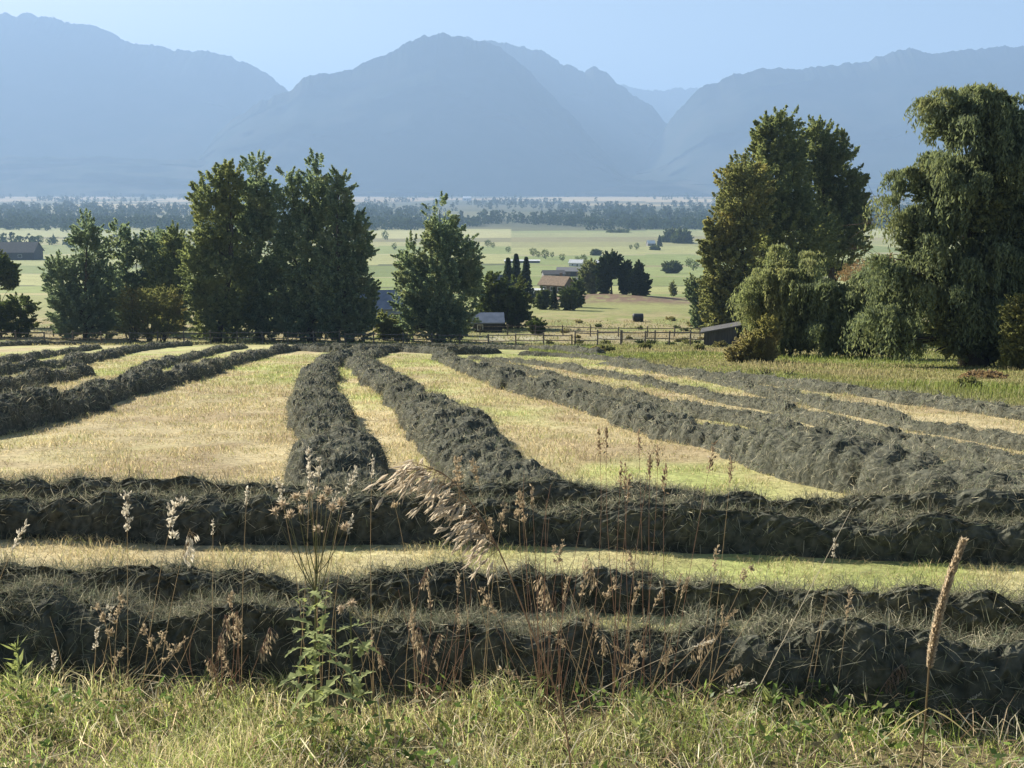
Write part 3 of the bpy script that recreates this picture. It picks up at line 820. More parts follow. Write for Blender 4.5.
    tree('willow_tree', 'great weeping willow towering at the right edge', 'tree', [(958, 122, 40, 34), (992, 112, 30, 30), (940, 190, 40, 40), (920, 238, 30, 32), (975, 200, 48, 60), (1005, 170, 40, 60), (1020, 250, 44, 70), (965, 285, 55, 50), (895, 280, 26, 26), (1000, 320, 40, 34)],
         975, None, 'willow_dark', 7600, 0.12, style='weep', drop=2.6, base_y=366, rad=0.5)
    shrub('shrub', 'pale leafy bush at the right edge below the great willow', 'shrub', [(1022, 318, 20, 26), (1034, 345, 24, 24), (1012, 350, 12, 16)], 1024, 48, mat='olive', nplumes=200, leaf=0.13)
    shrub('dry_brush', 'tall tan dry brush at the foot of the yellow-green willow', 'dry brush', [(752, 345, 18, 14), (768, 336, 13, 22), (736, 352, 12, 8)], 756, 57, mat='brush', nplumes=190, leaf=0.10, upness=1.2)
    shrub('dead_brush_pile', 'rusty heap of dead brush under the great willow', 'brush pile', [(985, 377, 20, 2.6), (972, 378, 10, 2)], 984, None, 380, 'redbrush', 120, 0.10, 45, 0.4)
    shrub('shrub', 'small grey-green weed bush before the rusty brush heap', 'shrub', [(968, 386, 11, 6)], 968, None, 391, 'olive', 60, 0.08, 40)
    shrub('shrub', 'low bright green weeds at the near edge of the right margin', 'shrub', [(765, 375.5, 10, 0.8), (790, 376, 12, 0.8)], 776, None, 377, 'thistle', 50, 0.06, 30, 1.0)
    shrub('bare_bush', 'thin reddish bare bush between the two weeping willows', 'bush', [(866, 268, 26, 9), (850, 276, 16, 8), (885, 262, 16, 8)], 866, 84, mat='redbrush', nplumes=60, leaf=0.09, per=40, upness=0.6)
    for px, py, rx, lab in ((720, 349, 7, 'small weed tuft left of the tan brush'), (700, 352, 5, 'lowest weed tuft at the paddock corner'), (645, 351, 6, 'weed tuft in the paddock grass before the right fence'), (607, 353, 8, 'dark weed tuft beside the end of the far rows')):
        shrub('weed_tuft', lab, 'weeds', [(px, py - 3, rx, 4)], px, None, py, 'olive', 36, 0.11, 36, 1.0)
    for k in range(26):
        px, py = rng.uniform(545, 705), rng.uniform(318, 350)
        if 635 < px < 642 and py < 322: continue
        shrub('grass_tussock', 'low dry tussock scattered over the fenced paddock', 'grass', [(px, py - 1.2, rng.uniform(2.5, 6), rng.uniform(1, 2))], px, None, py, ('olive', 'brush', 'bush')[k % 3], 10, 0.13, 30, 0.9, group='dry tussocks in the paddock')
    # bare limbs reaching left out of the great willow
    b = pt(905, 240, 54.5)
    t = thing('bare_branch', b, 'bare dead limb with twigs reaching left out of the great willow', 'branch')
    g = Geo()
    for (x0, y0, x1, y1, r) in ((920, 250, 866, 212, .05), (915, 248, 858, 224, .04), (905, 235, 885, 178, .04), (896, 214, 862, 232, .03), (890, 222, 872, 196, .025), (925, 262, 870, 262, .04), (915, 268, 842, 266, .04), (885, 265, 850, 250, .025), (878, 262, 846, 278, .025)):
        q = np.linspace(0, 1, 8)[:, None]
        p0, p1 = pt(x0, y0, 54.5) - b, pt(x1, y1, 54.0 + rng.normal() * .5) - b
        g.tube(p0 + (p1 - p0) * q + np.array([0, 0, .35]) * np.sin(q * 3.1) + rng.normal(size=(8, 3)) * .05, r * (1 - .8 * q[:, 0]), 5)
        for k in range(6):
            s = rng.uniform(.3, .95); st = p0 + (p1 - p0) * s + np.array([0, 0, .35]) * math.sin(s * 3.1)
            e = st + (p1 - p0) * .25 + rng.normal(size=3) * .4
            g.tube(st + (e - st) * np.linspace(0, 1, 4)[:, None], r * .4 * np.array([1, .7, .5, .2]), 4)
    g.build('limb', M['twig'], t)
build_trees()

# ------------------------------------------------------------------ fences
def fence(label, pix, Yl, hpost, spacing, nrail=2, group=None, rail_h=0.09, jitter=0.04):
    """pix: list of px along the fence with matching depths Yl"""
    P = np.array([[pt(px, 340, Y)[0], Y] for px, Y in zip(pix, Yl)])
    seg = np.linalg.norm(np.diff(P, axis=0), axis=1); s = np.r_[0, np.cumsum(seg)]
    n = max(2, int(s[-1] / spacing)); k = np.linspace(0, s[-1], n + 1)
    X = np.interp(k, s, P[:, 0]); Yy = np.interp(k, s, P[:, 1])
    b = np.array([X[0], Yy[0], float(ground_z(X[0], Yy[0]))])
    t = thing('wooden_fence', b, label, 'fence', group)
    tops = []
    for x, y in zip(X, Yy):
        z = float(ground_z(x, y)); h = hpost * rng.uniform(0.94, 1.1)
        g = Geo(); lean = rng.normal(size=2) * jitter
        g.tube(np.array([[0, 0, -.3], [0, 0, 0], [lean[0] * .5, lean[1] * .5, h * .5], [lean[0], lean[1], h - .02], [lean[0], lean[1], h]]) + np.array([x, y, z]) - b, [.085, .085, .08, .075, .06], 8)
        g.build('post', M['wood'], t, smooth=False)
        tops.append(np.array([x, y, z]))
    for i in range(n):
        for r in range(nrail):
            hz = hpost * (0.88 - 0.40 * r) + rng.normal() * .03
            a, c = tops[i] + [0, -.09, hz], tops[i + 1] + [0, -.09, hz + rng.normal() * .03]
            g = Geo(); q = np.linspace(0, 1, 5)[:, None]
            d = c - a
            g.tube(a - d * .02 + d * 1.04 * q - np.array([0, 0, .04]) * np.sin(q * math.pi) - b, [.05, .055, .055, .052, .045], 6)
            g.build('rail', M['wood'], t)
    return t
fence('long weathered rail fence running along the left end of the hay field', [-70, 60, 150, 240, 340], [120, 121, 122, 121, 118], 1.45, 2.9)
fence('second rail fence set farther back behind the left one', [-60, 60, 200], [136, 136, 134], 1.3, 4.2)
fence('low rail fence closing the middle of the field below the single cottonwood', [345, 420, 500, 572], [118, 117, 114, 110], 1.25, 3.2)
fence('rail fence in front of the bare paddock, ending at the small shed', [575, 618, 660, 712], [110, 108, 108, 110], 1.55, 2.4)
fence('upper rail fence across the back of the paddock', [480, 560, 600, 655, 700], [140, 138, 136, 134, 136], 1.3, 3.6)

def gate(label, pxa, pxb, Y):
    a, b = pt(pxa, 340, Y), pt(pxb, 340, Y)
    z = float(ground_z(a[0], Y)); t = thing('field_gate', (a[0], Y, z), label, 'gate')
    w = b[0] - a[0]
    for k in range(5):
        g = Geo(); g.tube(np.array([[0, 0, .3 + .22 * k], [w, 0, .3 + .22 * k]]), .025, 6); g.build('bar', M['wood'], t)
    for x in (0.0, w):
        g = Geo(); g.tube(np.array([[x, 0.05, -.2], [x, 0.05, 1.5]]), .09, 8); g.build('gate_post', M['wood'], t)
gate('barred field gate standing between the two paddock fences', 622, 655, 124)

# ------------------------------------------------------------------ buildings
def gable(name, label, cat, px, Y, wid, dep, wall_h, roof_h, rz, wall, roof, windows=(), door=None, over=0.35, group=None, shed=False, chimney=False, trimcol='trim'):
    b = np.array([pt(px, 320, Y)[0], Y, 0.0]); b[2] = float(ground_z(b[0], Y)) - 0.1
    t = thing(name, b, label, cat, group, rz)
    hw, hd = wid / 2, dep / 2
    g = Geo()
    if shed:
        V = [(-hw, -hd, -.5), (hw, -hd, -.5), (hw, hd, -.5), (-hw, hd, -.5), (-hw, -hd, wall_h), (hw, -hd, wall_h), (hw, hd, wall_h), (-hw, hd, wall_h)]
        V[4] = (-hw, -hd, wall_h + roof_h); V[7] = (-hw, hd, wall_h + roof_h)
        g.add(np.array(V), np.array([[0, 3, 2, 1], [0, 1, 5, 4], [1, 2, 6, 5], [2, 3, 7, 6], [3, 0, 4, 7], [4, 5, 6, 7]]))
    else:
        V = np.array([(-hw, -hd, -.5), (hw, -hd, -.5), (hw, hd, -.5), (-hw, hd, -.5), (-hw, -hd, wall_h), (hw, -hd, wall_h), (hw, hd, wall_h), (-hw, hd, wall_h), (-hw, 0, wall_h + roof_h), (hw, 0, wall_h + roof_h)])
        g.add(V, [np.array([[0, 3, 2, 1], [0, 1, 5, 4], [2, 3, 7, 6]]), np.array([[1, 2, 6, 9, 5], [3, 0, 4, 8, 7]])])
    g.build('wall', M[wall], t)
    g = Geo(); th = 0.12
    if shed:
        ang = math.atan2(roof_h, wid); o = over
        sx = [(-hw - o, wall_h + roof_h + o * math.tan(ang)), (hw + o, wall_h - o * math.tan(ang))]
        V = [(x, y, z + dz) for dz in (.01, th + .01) for (x, z) in sx for y in (-hd - o, hd + o)]
        g.add(np.array(V), np.array([[0, 1, 3, 2], [4, 6, 7, 5], [0, 2, 6, 4], [1, 5, 7, 3], [0, 4, 5, 1], [2, 3, 7, 6]]))
    else:
        sl = roof_h / hd; o = over
        prof = [(-hd - o, wall_h - o * sl), (0, wall_h + roof_h), (hd + o, wall_h - o * sl)]
        low = [(x, y, z + .01) for x in (-hw - o, hw + o) for y, z in prof]; up = [(x, y, z + th + .03) for (x, y, z) in low]
        V = np.array(low + up)
        g.add(V, np.array([[0, 3, 4, 1], [1, 4, 5, 2], [6, 7, 10, 9], [7, 8, 11, 10], [0, 1, 7, 6], [1, 2, 8, 7], [3, 9, 10, 4], [4, 10, 11, 5], [0, 6, 9, 3], [2, 5, 11, 8]]))
    ro = g.build('roof', M[roof], t)
    if chimney:
        g = Geo(); g.box((hw * .3, hd * .25, wall_h + roof_h + .3), (.7, .7, 1.5)); g.build('chimney', M['wall_brown'], ro)
    for (x, z, w, h) in windows:
        g = Geo()
        for (cx, cz, sx, sz) in ((0, h / 2 + .04, w + .2, .1), (0, -h / 2 - .04, w + .2, .1), (-w / 2 - .05, 0, .1, h), (w / 2 + .05, 0, .1, h)):
            g.box((x + cx, -hd - .03, z + cz), (sx, .09, sz))
        wf = g.build('window', M[trimcol], t)
        g = Geo(); g.box((x, -hd - .015, z), (w, .035, h)); g.build('pane', M['glass'], wf)
    if door:
        x, w, h = door
        g = Geo(); g.box((x, -hd - .02, h / 2), (w, .06, h)); g.build('door', M['wall_dark'], t)
    return t
gable('livestock_shelter', 'small dark wooden shelter with sloping roof beside the yellowing cottonwood', 'shed', 721, 107, 3.1, 2.6, 1.6, 0.65, R(168), 'wall_dark', 'roof_dark', (), (-0.9, 0.9, 1.3), 0.35, shed=True)
gable('barn', 'low shed with pale blue-grey metal roof right of the single cottonwood', 'shed', 487, 148, 3.9, 3.4, 1.6, 0.95, R(4), 'wall_dark', 'roof_metal', ((-1.0, .9, .6, .6),), (0.9, 1.0, 1.7))
gable('house', 'pale blue house peeping out between the big group and the single cottonwood', 'house', 384, 160, 7.5, 6.0, 3.0, 2.2, R(8), 'wall_blue', 'roof_metal', ((-1.8, 1.6, .9, 1.1), (1.6, 1.6, .9, 1.1)), (0, .9, 2.0))
gable('house', 'brown house with a tan hipped-looking roof amid trees below the valley fields', 'house', 556, 330, 7.8, 6.6, 2.9, 2.1, R(-28), 'wall_brown', 'roof_brown', ((-2.4, 1.6, 1.1, 1.0), (0.2, 1.6, 1.1, 1.0), (2.6, 1.6, 1.0, 1.0)), None, 0.6, chimney=True)
gable('trailer', 'low white trailer left of the brown house', 'trailer', 536, 300, 4.2, 2.6, 1.9, 0.35, R(-10), 'wall_white', 'roof_white', ((-1.1, 1.2, .7, .6), (0.9, 1.2, .7, .6)), (0, .7, 1.6), 0.1)
gable('farm_shed', 'left grey farm shed behind the brown house', 'shed', 553, 470, 9, 7, 2.6, 1.4, R(6), 'wall_grey', 'roof_dark', ((-2, 1.6, 1, 1),), (1.5, 2.0, 2.4))
gable('farm_shed', 'right grey farm shed behind the brown house', 'shed', 569, 500, 11, 7, 2.6, 1.5, R(-8), 'wall_brown', 'wall_grey', ((-3, 1.6, 1, 1),), (2.0, 2.4, 2.4))
gable('farm_shed', 'long pale-roofed shed at the far edge behind the conifers', 'shed', 522, 690, 22, 5, 1.5, 0.5, R(0), 'wall_grey', 'roof_white', ((-6, .9, 1.2, .6),), (2.0, 2.4, 1.3))
gable('shack', 'tiny white-roofed shack beside the lone far conifer', 'shack', 649, 1080, 7.5, 6, 2.8, 2.6, R(12), 'wall_grey', 'roof_white', ((-1.5, 1.5, 1, 1),), (1.2, 1.2, 2))
gable('house', 'dark-roofed long building behind the trees at the far left', 'house', 14, 760, 40, 18, 6.0, 6.0, R(3), 'wall_dark', 'roof_dark', ((-10, 3, 2.4, 2.0), (1, 3, 2.4, 2.0), (11, 3, 2.4, 2.0)), None, 1.0)
for px, Y, w, lab in ((36, 3300, 26, 'far white farmhouse left of all on the hazy plain'), (160, 3050, 22, 'far white farmhouse above the dark thicket at left'), (440, 4700, 34, 'far white barn high on the pale plain left of centre'),
                      (468, 5000, 38, 'far white barn high on the pale plain near the centre'), (602, 640, 9, 'small white farmhouse behind the pale green tree'), (576, 655, 8, 'small pale farmhouse next to the grey farm sheds')):
    gable('farmhouse', lab, 'farmhouse', px, Y, w, w * .7, w * .28, w * .22, R(rng.uniform(-20, 20)), 'wall_white', 'roof_white', ((-w * .2, w * .14, w * .1, w * .1),), (w * .15, w * .1, w * .2), group='pale farm buildings on the plain')

gable('house', 'small white house half hidden left of the conifer group', 'house', 498, 420, 7, 5.5, 2.6, 1.8, R(20), 'wall_white', 'roof_dark', ((-1.8, 1.5, .9, 1), (1.8, 1.5, .9, 1)), (0, .9, 2))
gable('house', 'small tan house with a grey roof right of the brown house', 'house', 584, 345, 6.5, 5, 2.5, 1.7, R(-14), 'wall_brown', 'wall_grey', ((-1.6, 1.5, .9, 1), (1.6, 1.5, .9, 1)), (0, .9, 2))
# small trees dotted over the fields of the valley
def far_tree(px, Y, h):
    x = (px - 512) / F * Y; b = np.array([x, Y, float(ground_z(x, Y))])
    n = 150; d = rand_unit(n) * (rng.uniform(.25, 1, (n, 1)) ** .5)
    P = d * np.array([h * .42, h * .42, h * .46]) * (1 + .25 * vnoise(d[:, 0] * 3 + px, d[:, 1] * 3, d[:, 2] * 3)[:, None]) + [0, 0, h * .52]
    t = thing('broadleaf_tree', b, 'small hazy tree dotted among the green and tan fields of the valley', 'tree', 'small trees dotted over the valley fields')
    g = Geo(); g.tube(np.array([[0, 0, -.3], [0, 0, h * .5]]), [h * .03, h * .02], 5); g.build('trunk', M['bark'], t)
    g = Geo(); add_leaves(g, P, h * .16, h * .11); g.build('crown', M['bush'], t)
for px, py, hp in ((44, 243, 9), (52, 244, 7), (57, 243, 6), (158, 236, 9), (164, 235, 7), (176, 237, 10), (386, 240, 9), (395, 250, 7), (403, 259, 11), (409, 260, 8), (488, 247, 8), (493, 248, 6), (508, 252, 7), (533, 257, 9), (538, 258, 7),
                   (545, 259, 10), (552, 258, 6), (562, 261, 8), (577, 263, 7), (583, 264, 10), (630, 250, 5), (636, 250, 7), (688, 266, 9), (693, 270, 12)):
    p = at(px, py); far_tree(px, float(p[1]), hp * float(p[1]) / F)
# wrapped bale on the paddock slope
def bale():
    Y = 172; b = np.array([pt(638, 317, Y)[0], Y, 0.0]); b[2] = float(ground_z(b[0], Y))
    t = thing('hay_bale', b, 'dark wrapped bale alone on the paddock slope', 'bale')
    g = Geo(); ang = np.linspace(0, 2 * math.pi, 28, endpoint=False); r = .66
    rings = []
    for x, k in ((-.80, .0), (-.80, .90), (-.74, 1.0), (-.4, 1.02), (0, 1.0), (.4, 1.02), (.74, 1.0), (.80, .90), (.80, .0)):
        rings.append(np.c_[np.full(28, x), r * k * np.cos(ang) * 1.02, r * .97 + r * k * np.sin(ang) * .97])
    V = np.vstack(rings); f = [(i * 28 + j, i * 28 + (j + 1) % 28, (i + 1) * 28 + (j + 1) % 28, (i + 1) * 28 + j) for i in range(8) for j in range(28)]
    g.add(V, np.array(f)); g.build('wrap', M['wrap'], t, smooth=True)
    g = Geo()
    for x in (-.82, .82):
        g.tube(np.c_[np.full(40, x), .45 * np.linspace(1, .05, 40) * np.cos(np.linspace(0, 18, 40)), r + .45 * np.linspace(1, .05, 40) * np.sin(np.linspace(0, 18, 40))], .02, 5)
    g.build('wrap_fold', M['wrap'], t)
bale()

# ------------------------------------------------------------------ hay windrows
def build_row(label, ctrl, hw, h, clump, idx):
    hw = hw * 0.66
    line = spline(ctrl, 1)
    seg = np.linalg.norm(np.diff(line, axis=0), axis=1); s = np.r_[0, np.cumsum(seg)]
    # step grows with the distance from the camera
    ks = [0.0]
    while ks[-1] < s[-1]:
        y = np.interp(ks[-1], s, line[:, 1]); ks.append(ks[-1] + float(np.clip(0.0058 * y, 0.034, 0.24)))
    ks = np.array(ks[:-1] + [s[-1]])
    cx = np.interp(ks, s, line[:, 0]); cyy = np.interp(ks, s, line[:, 1])
    tx = np.gradient(cx); ty = np.gradient(cyy); ln = np.hypot(tx, ty) + 1e-9; tx /= ln; ty /= ln
    nx_, ny_ = -ty, tx
    ns = 46 if cyy.min() < 12 else (34 if cyy.min() < 20 else 24)
    q = np.linspace(-1, 1, ns)
    K, Q = np.meshgrid(ks, q, indexing='ij')
    seed = 100 + idx * 7
    big = fbm(K * 0.55, 0 * K + idx, seed=seed, octv=3)
    wob = 0.16 * fbm(K * 0.45, 0 * K + 9.1 + idx, seed=seed + 1, octv=3)
    wid = hw * (1 + 0.18 * big + 0.12 * vnoise(K * 1.7, np.sign(Q) * 3, seed=seed + 2))
    end = np.clip(np.minimum(K, s[-1] - K) / 0.7, 0, 1) ** 0.5
    if idx < 4:      # hay rolled towards the road: steep near face, gentler back
        q0 = -0.48 + 0.12 * vnoise(K * 0.8, 0 * K, seed=seed + 8)
        uu = np.where(Q < q0, (q0 - Q) / (1 + q0), (Q - q0) / (1 - q0))
        prof = np.clip(1 - np.where(Q < q0, uu ** 3.2, uu ** 1.6), 0, 1)
    else:
        prof = np.clip(1 - np.abs(Q) ** 3.4, 0, 1) ** 0.75
    skew = K + Q * hw * 0.8
    lump = np.abs(vnoise(skew / 0.42, Q * 1.1, seed=seed + 3)) * 0.5 + 0.5 * vnoise(skew / 0.75, Q * 0.9 + 4, seed=seed + 4)
    w1 = worley(skew / 0.46, (Q * hw - 0.35 * K) / 0.40, seed + 11); w2 = worley(skew / 0.21 + 3, (Q * hw + 0.2 * K) / 0.19, seed + 12)
    puff = np.sqrt(np.clip(1 - (w1 / 0.82) ** 2, 0, 1)) - 0.55 + 0.35 * (np.sqrt(np.clip(1 - (w2 / 0.85) ** 2, 0, 1)) - 0.55)
    Y_ = np.broadcast_to(cyy[:, None], K.shape)
    fine = fbm(K / 0.16, Q * hw / 0.16, seed=seed + 5, octv=3)
    hh = h * end * (0.86 + (0.32 if idx < 4 else 0.36) * big + 0.35 * (lump - 0.15) * min(1.0, clump * 1.3))
    rough = (0.6 if idx < 4 else 1.0) * (0.55 * vnoise(K / 0.06, Q * hw / 0.06, seed=seed + 15) + 0.6 * rng.normal(size=K.shape))
    z = hh * prof + (0.015 * np.clip(Y_ / 12, 1, 2) * rough + (0.045 if idx < 4 else 0.03) * fine + (0.13 if idx < 4 else 0.85 * h) * puff) * np.clip(prof * 2, 0, 1) * end
    off = Q * wid * (1 + 0.22 * puff * np.abs(Q)) + wob + 0.05 * vnoise(K / 0.3, Q * 2, seed=seed + 6) * prof
    X = cx[:, None] + nx_[:, None] * off; Y = cyy[:, None] + ny_[:, None] * off - (0.022 * rough * (np.abs(Q) > .4) if idx < 4 else 0)
    Z = ground_z(X, Y) + z - 0.03 * (1 - prof)
    r, c = X.shape
    ii = np.arange(r * c).reshape(r, c)
    f = np.stack([ii[:-1, :-1], ii[1:, :-1], ii[1:, 1:], ii[:-1, 1:]], -1).reshape(-1, 4)
    mx, my = float(np.mean(cx)), float(np.mean(cyy))
    g = Geo(); V = np.stack([X, Y, Z], -1)
    g.add(V.reshape(-1, 3), f, mat=0)
    # strands
    du = np.gradient(V, axis=0); dv = np.gradient(V, axis=1)
    A = np.linalg.norm(np.cross(du, dv), axis=-1)
    dens = np.clip((1700 if idx < 4 else 1200) * (7.0 / np.maximum(Y, 5)) ** 1.5, 45, 2400)
    px = X / np.maximum(Y, 1) * F
    wgt = (A * dens * (np.where(Q < -0.62, 0.38, np.where(Q < -0.40, 1.7, np.where(Q < 0.3, 2.6, 1.2))) if idx < 4 else 1.0) * (np.abs(px) < 800) * np.clip(prof * 3 + .3, 0, 1)).ravel()  # pale strands sparse on near face, dense at crest: painted shade and rim light
    n = int(min(wgt.sum(), 95000))
    if n > 10:
        pick = rng.choice(len(wgt), n, p=wgt / wgt.sum())
        nr = unit(np.cross(du, dv).reshape(-1, 3)[pick]); nr *= np.sign(nr[:, 2:3] + 1e-6)
        U, Vv = du.reshape(-1, 3)[pick], dv.reshape(-1, 3)[pick]
        P = V.reshape(-1, 3)[pick] + U * rng.uniform(-.5, .5, (n, 1)) + Vv * rng.uniform(-.5, .5, (n, 1))
        Yp = P[:, 1]
        L = rng.uniform(0.05, 0.20, n) * np.clip(Yp / 16, 1, 1.4)
        wdt = np.clip(0.00042 * Yp, 0.0028, 0.03) * rng.uniform(.6, 1.3, n)
        d = unit(unit(U) * rng.normal(size=(n, 1)) + unit(Vv) * rng.normal(size=(n, 1)) + nr * rng.normal(0.26 if idx < 4 else 0.12, 0.30, (n, 1)))
        side = unit(np.cross(d, nr) + 0.5 * rand_unit(n))
        P0 = P - nr * 0.01
        Mid = P0 + d * L[:, None] * .5 + nr * (0.02 + L * rng.uniform(0.0, .14, n))[:, None]
        T = P0 + d * L[:, None] + nr * (L * rng.normal(-0.02, .12, n))[:, None]
        Wd = wdt[:, None]
        VV = np.stack([P0 - side * Wd * .5, P0 + side * Wd * .5, Mid + side * Wd * .5, Mid - side * Wd * .5, T], 1).reshape(-1, 3)
        base = (np.arange(n) * 5)[:, None]
        pal = np.array([(0.25, 0.255, 0.17), (0.21, 0.235, 0.145), (0.29, 0.275, 0.19), (0.54, 0.49, 0.34), (0.16, 0.14, 0.105)])
        cc = np.repeat(pal[rng.choice(5, n, p=[.24, .20, .24, .20, .12])], 5, axis=0)
        g.add(VV, [base + np.array([[0, 1, 2, 3]]), base + np.array([[3, 2, 4]])], cc, 1)
    o = g.build('windrow', [M['hay'], M['hay_strand']], smooth=False, origin=(mx, my, float(ground_z(mx, my))))
    tag(o, label, 'windrow', 'raked windrows of hay on the mown field')
for i, (lab, ctrl, hw, h, cl) in enumerate(ROWS): build_row(lab, ctrl, hw, h, cl, i)

# ------------------------------------------------------------------ stubble of the mown field
def row_dist(x, Y):
    pts = _rowpts[_rowpts[:, 1] < 60]
    d = np.full(len(x), 1e9)
    for k in range(0, len(x), 20000):
        a = np.c_[x[k:k + 20000], Y[k:k + 20000]]
        dd = ((a[:, None, 0] - pts[None, :, 0]) ** 2 + (a[:, None, 1] - pts[None, :, 1]) ** 2).min(1)
        d[k:k + 20000] = np.sqrt(dd)
    return d
def stubble():
    n = 380000
    t = rng.uniform(0, 1, n)
    Y = 5.2 * (75 / 5.2) ** (t ** 0.95)
    x = rng.uniform(-0.58, 0.58, n) * (Y + 3.5)
    d = row_dist(x, Y); k = d > 0.34; x, Y = x[k], Y[k]; n = len(x)
    P = np.c_[x, Y, ground_z(x, Y) - .005]
    c = ground_color(x, Y)
    clump = fbm(x * 1.8, Y * 1.8, seed=71, octv=3)
    H = rng.uniform(.025, .07, n) * (1 + 1.1 * np.clip(clump, -.7, 1)) * np.clip(Y / 20, 1, 1.6)
    ph = rng.uniform(0, 2 * math.pi, n); l = H * rng.uniform(.2, 1.3, n)
    lean = np.c_[l * np.cos(ph), l * np.sin(ph), 0 * l]
    v = rng.uniform(0, 1, n)
    straw = rgb(0.64, 0.53, 0.30); green = rgb(0.30, 0.37, 0.10)
    col = np.where((v < .30 - .2 * smooth01(Y, 15, 40))[:, None], straw, np.where((v > .80)[:, None], lerp(c, green, .6), c * 1.1))
    g = Geo(); add_blades(g, P, H, np.clip(.00055 * Y, .004, .03) * rng.uniform(.6, 1.3, n), lean, .15, col)
    # loose straw lying on the strips
    m = 26000; Y = 6 * (40 / 6.0) ** rng.uniform(0, 1, m); x = rng.uniform(-.56, .56, m) * (Y + 1)
    P = np.c_[x, Y, ground_z(x, Y) + .02]
    ph = rng.uniform(0, 2 * math.pi, m); L = rng.uniform(.08, .22, m)
    add_blades(g, P, .03, np.clip(.0005 * Y, .004, .02), np.c_[L * np.cos(ph), L * np.sin(ph), 0 * L], .5, np.tile(rgb(.46, .38, .21), (m, 1)) * rng.uniform(.5, 1.1, (m, 1)))
    tag(g.build('stubble', M['grass']), 'short straw-coloured stubble of the mown hay field', 'stubble', kind='stuff')
    # uncut margin on the right and beyond the field
    g = Geo(); m = 60000
    Y = rng.uniform(20, 112, m); xe = np.interp(Y, _outer[::-1, 1], _outer[::-1, 0])
    x = xe + 0.8 + rng.uniform(0, 1, m) ** 1.5 * np.maximum(.56 * Y - xe, 1)
    P = np.c_[x, Y, ground_z(x, Y)]; H = rng.uniform(.05, .21, m) * (1 + .9 * vnoise(x * .4, Y * .4, seed=75))
    ph = rng.uniform(0, 2 * math.pi, m); l = H * rng.uniform(.1, .5, m)
    c = lerp(np.tile(rgb(.19, .23, .06), (m, 1)), np.tile(rgb(.34, .29, .15), (m, 1)), np.clip(.45 + .9 * fbm(x * .15, Y * .1, seed=77, octv=3), 0, 1)[:, None])
    add_blades(g, P, H, np.clip(.0008 * Y, .01, .08), np.c_[l * np.cos(ph), l * np.sin(ph), 0 * l], .1, c)
    m = 26000; Y = rng.uniform(114, 175, m); x = rng.uniform(-.56, .56, m) * Y
    P = np.c_[x, Y, ground_z(x, Y)]; H = rng.uniform(.08, .32, m) * (1 + .5 * vnoise(x * .2, Y * .2, seed=75))
    c = lerp(np.tile(rgb(.21, .225, .08), (m, 1)), np.tile(rgb(.36, .30, .16), (m, 1)), np.clip(.5 + .9 * fbm(x * .05, Y * .05, seed=78, octv=3), 0, 1)[:, None])
    add_blades(g, P, H, .10, np.c_[rng.normal(size=(m, 2)) * .12, np.zeros(m)], .1, c)
    tag(g.build('rough_grass', M['grass']), 'uncut rough grass around the edges of the hay field', 'grass', kind='stuff')
stubble()

